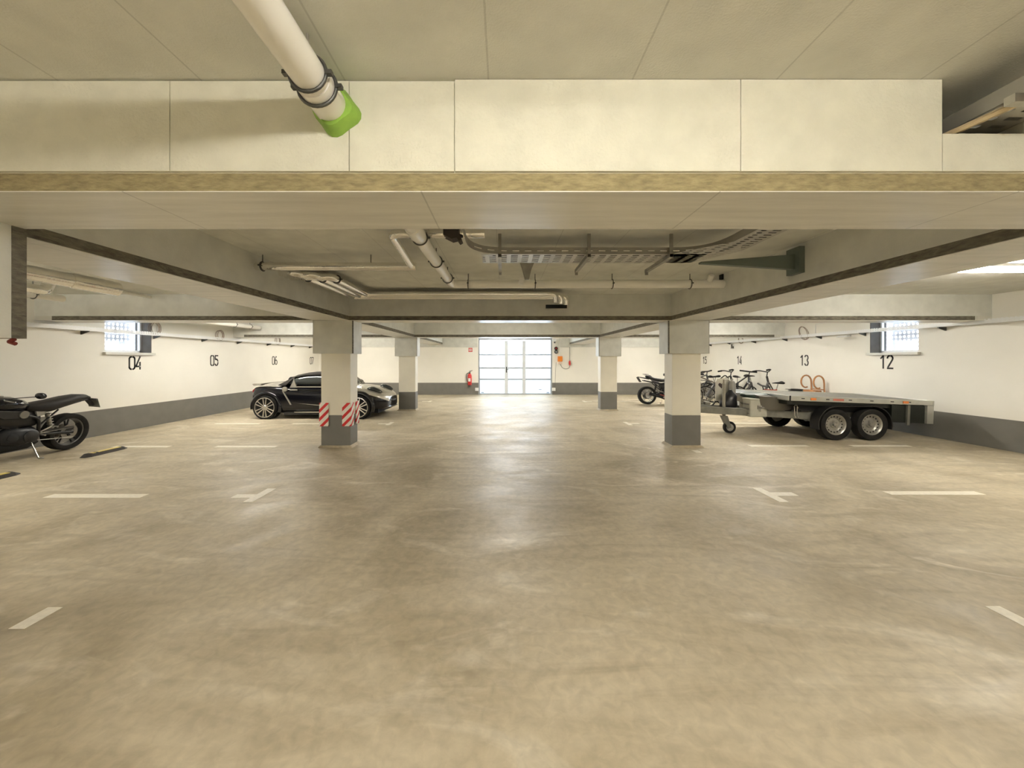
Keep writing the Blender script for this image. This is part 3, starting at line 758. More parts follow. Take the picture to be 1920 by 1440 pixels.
def car_wheel(parent, x, y, R, rr, w, side):
    t = MB().lathe(tyre_prof(R, rr * .96, w), (0, 0, 0), 'y', 40).build('wheel', M_tyre, parent, smooth=True)
    t.location = (x, y, R)
    f = -side
    m = MB(); m.lathe([(rr, f * -w * .1), (rr, f * w * .46), (rr * .94, f * w * .47), (rr * .90, f * w * .30), (rr * .90, f * -w * .1), (rr, f * -w * .1)], (0, 0, 0), 'y', 40)
    for k in range(6):
        for d in (-.10, .10):
            a = 2 * PI * k / 6 + PI / 2
            c, s = math.cos(a), math.sin(a); px, pz = -s, c
            p0 = (c * .05 + px * d * .18, s * .05 + pz * d * .18); p1 = (c * rr * .93 + px * d * .42, s * rr * .93 + pz * d * .42)
            h = .013
            m.prism([(p0[0] + px * h, p0[1] + pz * h), (p1[0] + px * h, p1[1] + pz * h), (p1[0] - px * h, p1[1] - pz * h), (p0[0] - px * h, p0[1] - pz * h)], f * w * .30, f * w * .43)
    m.lathe([(0, f * w * .46), (.05, f * w * .46), (.07, f * w * .36), (.07, f * w * .1), (0, f * w * .1)], (0, 0, 0), 'y', 24)
    m.build('rim', M_rim_s, t, smooth=True, label='silver alloy rim with six twin spokes')
    d = MB().lathe([(0, f * w * .05), (rr * .62, f * w * .05), (rr * .62, f * w * .12), (0, f * w * .12)], (0, 0, 0), 'y', 28).build('brake_disc', M_galvd, t, smooth=True)
    b = MB().lathe([(0, 0), (rr * .93, 0), (rr * .93, f * .01), (0, f * .01)], (0, 0, 0), 'y', 28).build('inner_dish', M_black, t)

def sports_car():
    c = thing('sports_car', 'small black and silver two seat sports car parked behind the striped pillar', 'car', (-6.04, 10.17, 0))
    W = [(-.46, .50, .34, .60), (-.44, .64, .27, .74), (-.36, .72, .22, .82), (-.15, .775, .20, .845), (.1, .79, .18, .85), (.35, .785, .16, .835), (.6, .765, .14, .80), (1.0, .76, .13, .775),
         (1.5, .76, .13, .77), (1.85, .775, .14, .79), (2.15, .79, .16, .79), (2.45, .79, .18, .75), (2.70, .76, .20, .68), (2.88, .66, .20, .60), (2.98, .50, .22, .53), (3.02, .35, .25, .48)]
    rows = []
    def ring(x, w, zb, zt):
        h = zt - zb
        half = [(w * .86, zb), (w * .97, zb + .06), (w, zb + .30 * h), (w * 1.0, zb + .62 * h), (w * .985, zt - .10), (w * .93, zt - .03), (w * .72, zt + .012), (w * .35, zt + .035)]
        return [(x, -a, z) for a, z in half] + [(x, 0, zt + .04)] + [(x, a, z) for a, z in reversed(half)]
    for s in W: rows.append(ring(*s))
    MB().loft(rows).build('body', M_blackp, c, smooth=True, sub=2)
    def skin(name, m, x0, x1, k0, k1, off, n=None):
        b = MB(); G = []
        for s in W:
            if s[0] < x0 - 1e-6 or s[0] > x1 + 1e-6: continue
            r = ring(*s)[k0:k1]
            G.append([b.bm.verts.new((p[0], p[1] * (1 + off * .9), p[2] + off)) for p in r])
        for i in range(len(G) - 1):
            for k in range(len(G[0]) - 1): b._face([G[i][k], G[i][k + 1], G[i + 1][k + 1], G[i + 1][k]])
        o = b.build(name, m, c, smooth=True)
        o.modifiers.clear(); sd = o.modifiers.new('solid', 'SOLIDIFY'); sd.thickness = .012; u = o.modifiers.new('sub', 'SUBSURF'); u.levels = u.render_levels = 2
        return o
    skin('hood', M_silver, 1.8, 3.03, 4, 13, .008)
    skin('boot_lid', M_silver, -.45, .36, 5, 12, .010)
    # fenders
    for x, s in ((0, -1), (0, 1), (2.36, -1), (2.36, 1)):
        a0, a1 = (-.35, PI + .15)
        m = MB(); P = []
        for i in range(21):
            a = a0 + (a1 - a0) * i / 20; P.append((x + .345 * math.cos(a), s * .745, .30 + .345 * math.sin(a)))
        m.tube(P, .062, 12); m.build('fender', M_blackp, c, smooth=True)
        m = MB(); m.lathe([(0, s * .60), (.325, s * .60), (.325, s * .792), (0, s * .792)], (x, 0, .30), 'y', 32); m.build('wheel_well', M_black, c)
    for x in (0, 2.36):
        for s in (-1, 1): car_wheel(c, x, s * .745, .297, .252, .20, -s)
    # cabin
    G = [(.22, .84, .87, .62, .50), (.42, .83, 1.00, .66, .52), (.62, .80, 1.10, .68, .54), (.9, .77, 1.155, .69, .55), (1.2, .77, 1.17, .69, .55), (1.5, .77, 1.145, .69, .55), (1.75, .77, 1.04, .69, .57), (2.02, .78, .83, .68, .60)]
    def gr(x, zb, zt, wb, wt): 
        half = [(wb, zb), (wb * .45 + wt * .55, zb + (zt - zb) * .5), (wt, zt - .03), (wt * .75, zt)]
        return [(x, -a, z) for a, z in half] + [(x, 0, zt + .012)] + [(x, a, z) for a, z in reversed(half)]
    MB().loft([gr(*g) for g in G]).build('cabin_glass', M_carglass, c, smooth=True, sub=1)
    b = MB(); Q = []
    for g in G[:6]:
        r = gr(*g); r = [Vector(p) for p in r]; mid = r[2].lerp(r[1], .25); mid2 = r[6].lerp(r[7], .25)
        if g[0] < .6: mid, mid2 = r[0], r[8]
        row = [mid] + r[2:7] + [mid2]
        Q.append([b.bm.verts.new((p.x, p.y * 1.015, p.z + .012)) for p in row])
    for i in range(len(Q) - 1):
        for k in range(len(Q[0]) - 1): b._face([Q[i][k], Q[i][k + 1], Q[i + 1][k + 1], Q[i + 1][k]])
    o = b.build('soft_top', M_roof, c, smooth=True); o.modifiers.clear(); o.modifiers.new('s', 'SOLIDIFY').thickness = .016
    for s in (-1, 1):
        MB().prism([(.56, .79), (.74, .79), (.70, .90), (.67, 1.04), (.63, .92)], s * .675, s * .70).build('quarter_panel', M_silver, c)
        MB().tube([(2.0, s * .66, .80), (1.72, s * .58, 1.04), (1.50, s * .545, 1.14)], .022, 10).build('windscreen_pillar', M_silver, c, smooth=True)
        MB().prism([(1.40, .80), (1.85, .80), (1.83, .83), (.70, .83), (.70, .80)], s * .70, s * .765).build('belt_strip', M_silver, c)
        m = MB(); m.blob([(1.70, s * .86, .86, .03, .02), (1.73, s * .87, .87, .07, .055), (1.80, s * .87, .87, .07, .055), (1.85, s * .87, .865, .03, .025)]); m.tube([(1.78, s * .74, .80), (1.78, s * .84, .85)], .018, 8)
        m.build('wing_mirror', M_blackp, c, smooth=True)
        MB().box(.62, .80, min(s * .765, s * .79), max(s * .765, s * .79), .725, .755).build('door_handle', M_silver, c, bevel=.008)
        MB().lathe([(0, s * .772), (.062, s * .772), (.062, s * .800), (0, s * .803)], (.49, 0, .76), 'y', 20).build('filler_cap' if s < 0 else 'side_scoop', M_silver, c, smooth=True)
        MB().prism([(.41, .72), (.44, .72), (.66, .36), (.62, .36)], s * .765, s * .785).build('side_vent', M_galvd, c)
        MB().prism([(.80, .40), (1.30, .345), (1.75, .36), (1.30, .36)], s * .755, s * .775).build('door_crease', M_silver, c)
        MB().box(.72, 1.75, min(s * .735, s * .775), max(s * .735, s * .775), .165, .185).build('sill_strip', M_chrome, c)
        MB().box(.45, 1.95, min(s * .70, s * .765), max(s * .70, s * .765), .10, .165).build('sill', M_dark, c, bevel=.01)
        h = MB().blob([(2.46, s * .50, .74, .02, .02), (2.54, s * .50, .755, .10, .055), (2.66, s * .50, .74, .12, .06), (2.78, s * .49, .70, .10, .05), (2.86, s * .48, .66, .03, .02)], 16, 2.0).build('headlight', M_carglass, c, smooth=True)
        m = MB(); m.lathe([(0, 0), (.035, 0), (.035, .02), (0, .02)], (2.84, s * .48, .30), 'x', 16); m.build('fog_light', M_chrome, c)
        m = MB().blob([(-.47, s * .52, .66, .02, .02), (-.42, s * .56, .70, .10, .05), (-.36, s * .60, .74, .08, .03)], 12); m.build('tail_light', mat('tail_red', (.35, .02, .02), .2), c, smooth=True)
    MB().blob([(2.93, 0, .43, .30, .02), (2.99, 0, .43, .26, .03), (3.04, 0, .42, .16, .02)], 14).build('nose_grille', M_dark, c, smooth=True)
    MB().blob([(2.80, 0, .27, .55, .03), (2.96, 0, .26, .45, .03), (3.04, 0, .25, .28, .015)], 14).build('front_lip', M_chrome, c, smooth=True)
    MB().tube([(.33, -.40, .86), (.38, -.38, 1.03), (.38, -.08, 1.04), (.36, -.05, .87)], .02, 8, .06).build('roll_hoop', M_blackm, c, smooth=True)
    MB().tube([(.33, .40, .86), (.38, .38, 1.03), (.38, .08, 1.04), (.36, .05, .87)], .02, 8, .06).build('roll_hoop', M_blackm, c, smooth=True)
    MB().prism([(-.30, .85), (-.46, .83), (-.50, .87), (-.46, .885), (-.25, .885)], -.55, .55).build('spoiler', M_silver, c)
    MB().box(.0, 2.8, -.6, .6, .13, .3).build('underbody', M_black, c)
    return c
sports_car()

# ------------------------------------------------------------------ motorcycles
def motorcycle(kind, label, loc, rz, lean):
    c = thing('motorcycle', label, 'motorcycle', loc, rz)
    c.rotation_euler = (-lean, 0, rz)
    R, wb = .30, 1.41
    Mb = M_blackm; Me = mat('engine_grey', (.016, .017, .020), .42, .3, spec=.4, var=.4, vscale=14)
    Mw = M_spoke if kind == 'naked' else M_rim_b
    def wheel(x, w):
        t = MB().lathe(tyre_prof(R, .225, w), (0, 0, 0), 'y', 40).build('wheel', M_tyre, c, smooth=True); t.location = (x, 0, R)
        m = MB(); m.lathe([(.23, -w * .36), (.23, w * .36), (.208, w * .30), (.208, -w * .30), (.23, -w * .36)], (0, 0, 0), 'y', 40); m.build('rim', M_rim_s if kind != 'naked' else mat('dark_rim', (.10, .10, .10), .3, .7), t, smooth=True, label='grey wheel rim')
        s = MB()
        for k in range(5):
            for d in (-.16, .16):
                a = 2 * PI * k / 5 + .3
                s.tube([(math.cos(a) * .04, 0, math.sin(a) * .04), (math.cos(a + d) * .21, 0, math.sin(a + d) * .21)], .012, 8)
        s.lathe([(0, -.05), (.045, -.05), (.045, .05), (0, .05)], (0, 0, 0), 'y', 18)
        s.build('wheel_spokes', Mw, t, smooth=True)
        for sd in (-1, 1):
            MB().lathe([(.07, sd * .055), (.125, sd * .055), (.125, sd * .060), (.07, sd * .060), (.07, sd * .055)], (0, 0, 0), 'y', 30).build('brake_disc', mat('disc_steel', (.22, .21, .20), .35, .8), t, smooth=True)
        return t
    wheel(0, .17); wheel(wb, .12)
    # swingarm, shock, chain guard
    for s in (-1, 1):
        MB().tube([(0, s * .11, R), (.30, s * .11, R + .03), (.52, s * .09, R + .07)], .022, 10).build('swingarm', Mb, c, smooth=True)
    MB().lathe([(0, -.14), (.10, -.14), (.10, -.13), (0, -.13)], (0, 0, R), 'y', 24).build('sprocket', M_galvd, c)
    MB().prism([(.0, R + .10), (.42, R + .12), (.42, R + .08), (.0, R + .06)], .12, .13).build('chain_guard', M_dark, c)
    MB().tube([(.0, .125, R - .085), (.50, .125, R - .03)], .006, 6).tube([(.0, .125, R + .085), (.50, .125, R + .07)], .006, 6).build('chain', M_galvd, c)
    m = MB(); m.tube([(.28, .08, R + .08), (.36, .08, .66)], .028, 12)
    for k in range(6): m.ring((.29 + .011 * k, .08, R + .13 + .045 * k), .034, .007, 'z', 14, 6)
    m.build('rear_shock', M_galvd if kind == 'naked' else M_dark, c, smooth=True)
    # engine
    e = MB().blob([(.48, 0, .38, .10, .06), (.56, 0, .37, .17, .13), (.72, 0, .36, .18, .15), (.90, 0, .38, .17, .14), (1.0, 0, .40, .09, .08)], 16, 3.2).build('engine_block', Me, c, smooth=True)
    for s in (-1, 1):
        MB().lathe([(0, s * .16), (.085, s * .16), (.095, s * .185), (.06, s * .205), (0, s * .205)], (.62, 0, .36), 'y', 24).build('clutch_cover', mat('cover_dark', (.045, .045, .048), .35, .6), e, smooth=True)
        MB().lathe([(0, s * .15), (.06, s * .15), (.065, s * .18), (.03, s * .19), (0, s * .19)], (.84, 0, .37), 'y', 24).build('alternator_cover', Me, e, smooth=True)
    m = MB()
    for k in range(7): m.cbox((.83 + .012 * k, 0, .50 + .026 * k), .22, .26 - .012 * k, .012, Matrix.Rotation(-.3, 3, 'Y'))
    m.cbox((.88, 0, .58), .16, .20, .20, Matrix.Rotation(-.3, 3, 'Y')); m.build('cylinder_head', Me, c)
    # frame
    m = MB()
    for s in (-1, 1):
        m.tube([(1.12, s * .05, .86), (.85, s * .14, .72), (.52, s * .15, .62), (.50, s * .13, .36)], .022, 10, .10)
        m.tube([(.56, s * .12, .66), (.30, s * .09, .72), (-.12, s * .07, .80)], .014, 8)
        m.tube([(.50, s * .12, .48), (.22, s * .09, .70)], .012, 8)
        m.tube([(1.13, s * .04, .80), (1.02, s * .13, .48), (.95, s * .12, .30), (.55, s * .12, .26)], .016, 8, .08)
    m.build('frame', Mb, c, smooth=True)
    for s in (-1, 1):
        g = MB(); g.tube([(.50, s * .15, .36), (.50, s * .24, .355)], .013, 8); g.tube([(.33, s * .14, .46), (.32, s * .22, .455)], .012, 8); g.tube([(.50, s * .16, .40), (.34, s * .15, .46)], .010, 8); g.build('footpeg', M_galvd, c, smooth=True)
    # tank, seat, tail
    tk = [(.58, 0, .80, .07, .05), (.66, 0, .82, .13, .085), (.80, 0, .85, .17, .11), (.95, 0, .86, .175, .11), (1.06, 0, .85, .14, .09), (1.14, 0, .83, .06, .05)]
    t = MB().blob(tk, 18, 2.3).build('fuel_tank', M_blackp, c, smooth=True)
    MB().lathe([(0, 0), (.045, 0), (.045, .01), (0, .014)], (.90, 0, .965), 'z', 20).build('tank_cap', M_galvd, t)
    for s in (-1, 1):
        MB().prism([(.62, .62), (.95, .66), (1.12, .76), (1.05, .80), (.70, .74)], s * .135, s * .165).build('side_panel', M_dark, c, bevel=.008)
        if kind == 'naked':
            MB().lathe([(0, s * .165), (.055, s * .165), (.055, s * .182), (.025, s * .185), (0, s * .185)], (.73, 0, .70), 'y', 22).build('round_cover', mat('cover_mid', (.20, .19, .17), .35, .5), c, smooth=True)
            MB().prism([(.42, .70), (.56, .72), (.54, .64), (.46, .65)], s * .12, s * .145).build('side_badge', M_galvd, c)
    if kind == 'naked':
        st = [(.62, 0, .77, .08, .06), (.50, 0, .75, .14, .09), (.30, 0, .77, .14, .095), (.10, 0, .815, .13, .085), (-.08, 0, .855, .11, .06), (-.22, 0, .86, .08, .04), (-.30, 0, .84, .05, .02)]
        MB().blob(st, 16, 2.6).build('seat', mat('seat_leather', (.013, .011, .010), .55, spec=.3), c, smooth=True)
        MB().blob([(.40, 0, .71, .10, .03), (.10, 0, .76, .095, .035), (-.15, 0, .81, .07, .03), (-.27, 0, .81, .04, .02)], 12).build('tail_unit', M_dark, c, smooth=True)
        MB().prism([(-.24, .83), (-.30, .83), (-.40, .70), (-.37, .68), (-.30, .76)], -.03, .03).build('plate_holder', M_dark, c)
        for s in (-1, 1):
            MB().tube([(-.29, 0, .80), (-.31, s * .09, .80)], .007, 6).build('indicator_stalk', M_dark, c)
            MB().blob([(-.34, s * .10, .80, .01, .01), (-.32, s * .10, .80, .022, .018), (-.29, s * .10, .80, .01, .01)], 10).build('indicator', M_dark, c, smooth=True)
        MB().cbox((-.40, 0, .735), .006, .19, .17, Matrix.Rotation(.35, 3, 'Y')).build('number_plate', mat('plate_back', (.14, .15, .13), .5), c)
    else:
        MB().blob([(.62, 0, .80, .09, .05), (.48, 0, .80, .13, .055), (.25, 0, .84, .11, .05), (.08, 0, .90, .10, .05), (-.02, 0, .93, .06, .03)], 14, 2.6).build('seat', M_dark, c, smooth=True)
        m = MB(); m.prism([(.42, .72), (.30, .66), (.05, .95), (-.02, .97), (.10, .98)], -.07, .07); m.build('tail_unit', mat('tail_grey', (.10, .095, .11), .4), c, bevel=.01)
        for s in (-1, 1): MB().tube([(.05, s * .07, .94), (-.12, s * .06, 1.02), (.06, s * .06, 1.0)], .009, 8).build('grab_rail', Mb, c, smooth=True)
        MB().prism([(.10, .87), (-.30, .93), (-.31, .91), (.08, .83)], -.02, .02).build('tail_bracket', Mb, c)
        MB().cbox((-.26, 0, .83), .012, .19, .19, Matrix.Rotation(-.55, 3, 'Y')).build('number_plate', M_dark, c)
        MB().prism([(.50, .20), (.95, .18), (1.05, .30), (.70, .30), (.40, .33)], -.13, .13).build('belly_pan', mat('belly_red', (.30, .04, .03), .35), c, bevel=.01)
    # front end
    for s in (-1, 1):
        MB().tube([(wb, s * .095, R), (1.16, s * .095, .93)], .024, 12).build('fork_leg', M_blackm, c, smooth=True)
    MB().prism([(1.10, .93), (1.22, .93), (1.24, .90), (1.12, .88)], -.12, .12).build('triple_clamp', Mb, c)
    hb = MB().tube([(1.00, .40, .945), (1.02, .30, .955), (1.10, .14, .985), (1.12, 0, .985), (1.10, -.14, .985), (1.02, -.30, .955), (1.00, -.40, .945)], .012, 10, .05).build('handlebar', Mb, c, smooth=True)
    for s in (-1, 1):
        MB().tube([(1.02, s * .29, .955), (.995, s * .42, .944)], .018, 10).build('grip', M_black, hb, smooth=True)
        MB().tube([(1.04, s * .25, .96), (1.08, s * .30, .955), (1.07, s * .42, .94)], .006, 6).build('brake_lever', M_galvd, hb, smooth=True)
        MB().tube([(1.05, s * .25, .965), (.96, s * .36, .985), (.83, s * .46, 1.0)], .006, 6).build('mirror_arm', Mb, c, smooth=True)
        MB().blob([(.785, s * .47, 1.01, .04, .03), (.80, s * .47, 1.01, .07, .045), (.825, s * .47, 1.01, .07, .045), (.84, s * .47, 1.01, .04, .03)], 18, 2).build('mirror', M_blackp, c, smooth=True)
    MB().lathe([(0, .0), (.06, .0), (.085, .05), (.09, .12), (0, .14)], (1.22, 0, .82), 'x', 24).build('headlight', M_blackm, c, smooth=True)
    MB().lathe([(0, 0), (.045, 0), (.045, .05), (0, .05)], (1.12, 0, 1.01), 'x', 20).build('speedometer', Mb, c, smooth=True)
    m = MB(); P = [[(wb + .335 * math.cos(a), -.06, R + .335 * math.sin(a)), (wb + .345 * math.cos(a), 0, R + .345 * math.sin(a)), (wb + .335 * math.cos(a), .06, R + .335 * math.sin(a)), (wb + .330 * math.cos(a), 0, R + .333 * math.sin(a))] for a in (math.radians(40 + 10 * k) for k in range(11))]
    m.loft(P).build('front_fender', M_blackp, c, smooth=True)
    # exhaust on the right side
    MB().tube([(.95, -.10, .45), (1.02, -.12, .28), (.80, -.16, .20), (.45, -.18, .24)], .022, 12, .08).build('exhaust_pipe', M_galvd, c, smooth=True)
    MB().tube([(.45, -.19, .24), (.02, -.21, .36)], .048, 16).build('silencer', Mb, c, smooth=True)
    MB().tube([(.58, .13, .25), (.60, .28, .03)], .010, 8).build('kickstand', M_steel, c, smooth=True)
    MB().tube([(.60, .28, .03), (.55, .30, .025)], .014, 8).build('kickstand_foot', M_galvd, c, smooth=True)
    MB().prism([(.98, .42), (1.06, .44), (1.10, .74), (1.02, .74)], -.15, .15).build('radiator', M_dark, c)
    MB().blob([(.44, 0, .60, .08, .08), (.52, 0, .60, .13, .12), (.75, 0, .62, .14, .14), (.98, 0, .66, .13, .12), (1.05, 0, .68, .08, .07)], 14, 3).build('airbox_cover', M_dark, c, smooth=True)
    MB().blob([(.46, 0, .24, .10, .03), (.60, 0, .22, .14, .07), (.90, 0, .23, .14, .08), (1.02, 0, .26, .08, .05)], 14, 3).build('engine_sump', M_black, c, smooth=True)
    return c
motorcycle('naked', 'black naked motorcycle with round mirror at the wall, partly outside the picture', (-7.34, 6.17, 0.012), -PI / 2 + .05, .09)
motorcycle('sport', 'distant dark motorcycle with raised tail half hidden behind the pillar', (4.84, 12.45, 0.01), 0.0, .07)

# ------------------------------------------------------------------ car trailer
M_zinc = mat('trailer_zinc', (0.20, 0.195, 0.165), .5, .35, var=.25, vscale=8)
M_alud = mat('trailer_aluminium', (0.60, 0.60, 0.56), .35, .7, var=.12, vscale=5)
M_ply = mat('deck_plywood', (0.16, 0.155, 0.135), .55, var=.2, vscale=7)
M_skirt_shade = mat('trailer_skirt_shade', (0.022, 0.025, 0.02), .35, .3, var=.3, vscale=5)  # green-black that carries the shade below the deck rail
def trailer():
    c = thing('car_trailer', 'flat galvanised twin axle trailer parked along the wall', 'trailer', (6.54, 7.66, 0))
    # local: x forward = towards the wall; coupling at -x; slight nose-up pitch of the chassis
    tilt = math.radians(2.0)
    hub = (0, 0, .293)
    RT = Matrix.Rotation(tilt, 3, 'Y')
    def tl(o):
        o.location = Vector(hub) - RT @ Vector(hub); o.rotation_euler = (0, tilt, 0); return o
    x0, x1, yn, yf = -1.23, 1.44, -.78, .80
    zt = .785
    tl(MB().box(x0 + .02, x1 - .02, yn + .03, yf - .03, zt - .022, zt - .005).build('deck', M_ply, c))
    for a, b, cc, dd in ((x0, x1, yn, yn + .035), (x0, x1, yf - .035, yf)):
        r = tl(MB().box(a, b, cc, dd, zt - .085, zt + .006).build('side_rail', M_alud, c, bevel=.006))
        s = -1 if cc == yn else 1
        yy = (cc - .004, cc) if s < 0 else (dd, dd + .004)
        for xx in (-.98, -.52, -.1, .3, .68, 1.0): MB().box(xx - .03, xx + .03, yy[0], yy[1], zt - .045, zt - .03).build('lashing_slot', M_black, r)
        for xx in (-.79, .93): MB().box(xx - .05, xx + .05, yy[0] - (.006 if s < 0 else 0), yy[1], zt - .062, zt - .02).build('side_reflector', mat('amber', (.75, .22, .05), .3), r)
        MB().box(-.42, -.22, yy[0], yy[1], zt - .06, zt - .02).build('side_sticker', mat('sticker_red', (.50, .16, .12), .5), r)
        MB().box(x0 - .003, x0 + .022, yy[0] - .002, yy[1] + .002, zt - .088, zt + .008).build('rail_joint', M_dark, r)
    tl(MB().box(x0 - .03, x0, yn, yf, zt - .085, zt + .006).build('front_rail', M_alud, c, bevel=.006))
    tl(MB().box(x1, x1 + .03, yn, yf, zt - .085, zt + .006).build('rear_rail', M_alud, c, bevel=.006))
    # rear board hanging down, posts and lights
    tl(MB().box(x1 - .10, x1 + .02, yn + .0, yn + .06, .36, zt - .087).build('rear_post', M_alud, c))
    tl(MB().box(x1 - .10, x1 + .02, yf - .06, yf, .36, zt - .087).build('rear_post', M_alud, c))
    tl(MB().box(x1 - .06, x1 - .03, yn + .07, yf - .07, .40, zt - .09).build('tail_board', M_skirt_shade, c))
    tl(MB().box(x1 - .46, x1 - .41, yn + .005, yn + .038, .32, zt - .087).build('support_leg', M_zinc, c))
    tl(MB().box(x1 - .46, x1 - .41, yf - .08, yf - .04, .32, zt - .087).build('support_leg', M_zinc, c))
    tl(MB().box(.72, x1 - .1, -.74, .60, .36, zt - .10).build('underdeck_shade_box', M_skirt_shade, c))  # dark box standing in for the shade under the rear deck
    tl(MB().box(-.95, .70, -.58, .56, .50, zt - .06).build('underdeck_shade_fill', M_black, c))  # black filler, gives the darkness under the deck between the wheels
    # ramp case and bulging front sheet
    m = MB(); m.box(x0 + .02, x1 - .12, -.70, .66, .62, zt - .03); tl(m.build('subframe', M_skirt_shade, c))
    rows = []
    for x, z0, dy in ((-1.52, .60, .0), (-1.46, .52, .06), (-1.35, .47, .10), (-1.15, .47, .12), (-.95, .50, .12)):
        rows.append([(x, -.34 - dy, z0), (x, .34 + dy, z0), (x, .40 + dy, zt - .05), (x, .20, zt + (0 if x > -1.3 else -.03)), (x, -.20, zt + (0 if x > -1.3 else -.03)), (x, -.40 - dy, zt - .05)])
    tl(MB().loft(rows).build('front_cover', mat('cover_sheet', (.17, .165, .15), .28, .8), c, smooth=True, label='dark bulging metal cover at the front'))
    # A-frame drawbar
    for s in (-1, 1):
        m = MB()
        A = Vector((-2.55, s * .05, .40)); B = Vector((-.62, s * .52, .40)); d = (B - A).normalized(); n = Vector((-d.y, d.x, 0)) * .03
        rows = [[A + n + Vector((0, 0, .07)), A - n + Vector((0, 0, .07)), A - n - Vector((0, 0, .07)), A + n - Vector((0, 0, .07))], [B + n + Vector((0, 0, .07)), B - n + Vector((0, 0, .07)), B - n - Vector((0, 0, .07)), B + n - Vector((0, 0, .07))]]
        m.loft(rows); tl(m.build('drawbar', M_zinc, c, bevel=.006))
        tl(MB().box(-.62, x1 - .15, s * .52 - .03, s * .52 + .03, .40, .50).build('chassis_rail', M_zinc, c))
    for xx in (-.36, .36): tl(MB().box(xx - .035, xx + .035, -.55, .55, .26, .33).build('axle', M_zinc, c))
    m = MB(); m.box(-2.78, -2.30, -.06, .06, .39, .50); m.box(-2.62, -2.42, -.045, .045, .50, .60); m.box(-2.40, -2.28, -.05, .05, .49, .56); tl(m.build('coupling', M_zinc, c, bevel=.02))
    m = MB(); m.blob([(-3.0, 0, .47, .03, .03), (-2.92, 0, .48, .05, .05), (-2.78, 0, .48, .05, .05)], 12); m.tube([(-2.75, 0, .5), (-2.62, 0, .62), (-2.45, 0, .64)], .016, 8); tl(m.build('hitch_head', M_galvd, c, smooth=True))
    m = MB(); m.tube([(-2.36, .02, .52), (-2.18, .02, .66)], .02, 8); tl(m.build('brake_lever', M_zinc, c, smooth=True))
    # jockey wheel
    jx = -2.02
    m = MB(); m.tube([(jx, -.08, .36), (jx, -.08, 1.02)], .032, 14); m.tube([(jx, -.08, 1.02), (jx, -.08, 1.10)], .018, 10); m.tube([(jx, -.08, 1.08), (jx + .10, -.08, 1.09)], .010, 8)
    m.build('jockey_tube', mat('jockey_grey', (.33, .31, .26), .45, .4), c, smooth=True)
    m = MB(); m.loft([[(jx - .06, -.13, .36), (jx + .05, -.13, .36), (jx + .05, -.03, .36), (jx - .06, -.03, .36)], [(jx + .06, -.125, .10), (jx + .13, -.125, .12), (jx + .13, -.035, .12), (jx + .06, -.035, .10)]]); m.build('jockey_fork', M_zinc, c)
    j = MB().lathe(tyre_prof(.122, .075, .065), (0, 0, 0), 'y', 28).build('jockey_wheel', M_tyre, c, smooth=True); j.location = (jx + .11, -.08, .123)
    MB().lathe([(0, -.03), (.074, -.03), (.074, .03), (0, .03)], (0, 0, 0), 'y', 22).build('rim', M_rim_b, j, smooth=True)
    # wheels
    for xx in (-.34, .335):
        for s in (-1, 1):
            R = .293; w = .165
            t = MB().lathe(tyre_prof(R, .188, w), (0, 0, 0), 'y', 44).build('wheel', M_tyre, c, smooth=True); t.location = (xx, s * .70 if s < 0 else .72, R)
            q = s
            m = MB(); m.lathe([(0, q * .030), (.060, q * .030), (.072, q * .012), (.115, q * .010), (.135, q * .030), (.160, q * .030), (.172, q * .060), (.192, q * .072), (.196, q * .066), (.180, q * .0), (0, q * .0)], (0, 0, 0), 'y', 44)
            rim = m.build('rim', M_rim_b, t, smooth=True, label='silver steel rim with a ring of holes')
            m = MB()
            for k in range(16):
                a = 2 * PI * k / 16; m.lathe([(0, q * .0312), (.0135, q * .0312), (.0135, q * .0325), (0, q * .0325)], (math.cos(a) * .147, 0, math.sin(a) * .147), 'y', 10)
            m.build('rim_hole_pattern', M_black, t)
            m = MB(); m.lathe([(0, q * .03), (.034, q * .03), (.030, q * .062), (0, q * .066)], (0, 0, 0), 'y', 18)
            for k in range(4):
                a = 2 * PI * k / 4 + .5; m.lathe([(0, q * .030), (.010, q * .030), (.010, q * .042), (0, q * .042)], (math.cos(a) * .052, 0, math.sin(a) * .052), 'y', 8)
            m.build('hub_cap', M_galvd, t, smooth=True)
    for s in (-1, 1):
        y0, y1 = sorted((s * .60, s * .80)); y0 += 0 if s < 0 else .0
        pts_o, pts_i = [], []
        for k in range(9): a = PI - k * (PI / 2) / 8 * 1.0 + .25 * (1 - k / 8); pts_o.append((-.34 + .355 * math.cos(a), .293 + .355 * math.sin(a))); pts_i.append((-.34 + .338 * math.cos(a), .293 + .338 * math.sin(a)))
        for k in range(9): a = PI / 2 - k * (PI / 2) / 8 - .25 * (k / 8); pts_o.append((.335 + .355 * math.cos(a), .293 + .355 * math.sin(a))); pts_i.append((.335 + .338 * math.cos(a), .293 + .338 * math.sin(a)))
        rows = [[(o[0], y0, o[1]), (o[0], y1, o[1]), (i[0], y1, i[1]), (i[0], y0, i[1])] for o, i in zip(pts_o, pts_i)]
        MB().loft(rows).build('mudguard', M_dark, c, smooth=True)
    m = MB()
    for a in (0, .05): m.tube([(-.98 + a, -.60, .60), (-.98 + a, -.60, .44), (-.955 + a, -.60, .40)], .008, 8)
    m.tube([(-.99, -.60, .60), (-.96, -.61, .66), (-.91, -.60, .58)], .008, 8); m.build('latch', M_galv, c, smooth=True)
    return c
trailer()
def wz(px, py, Y): return ((px - VX) * Y / F, Y, CH - (py - VY) * Y / F)
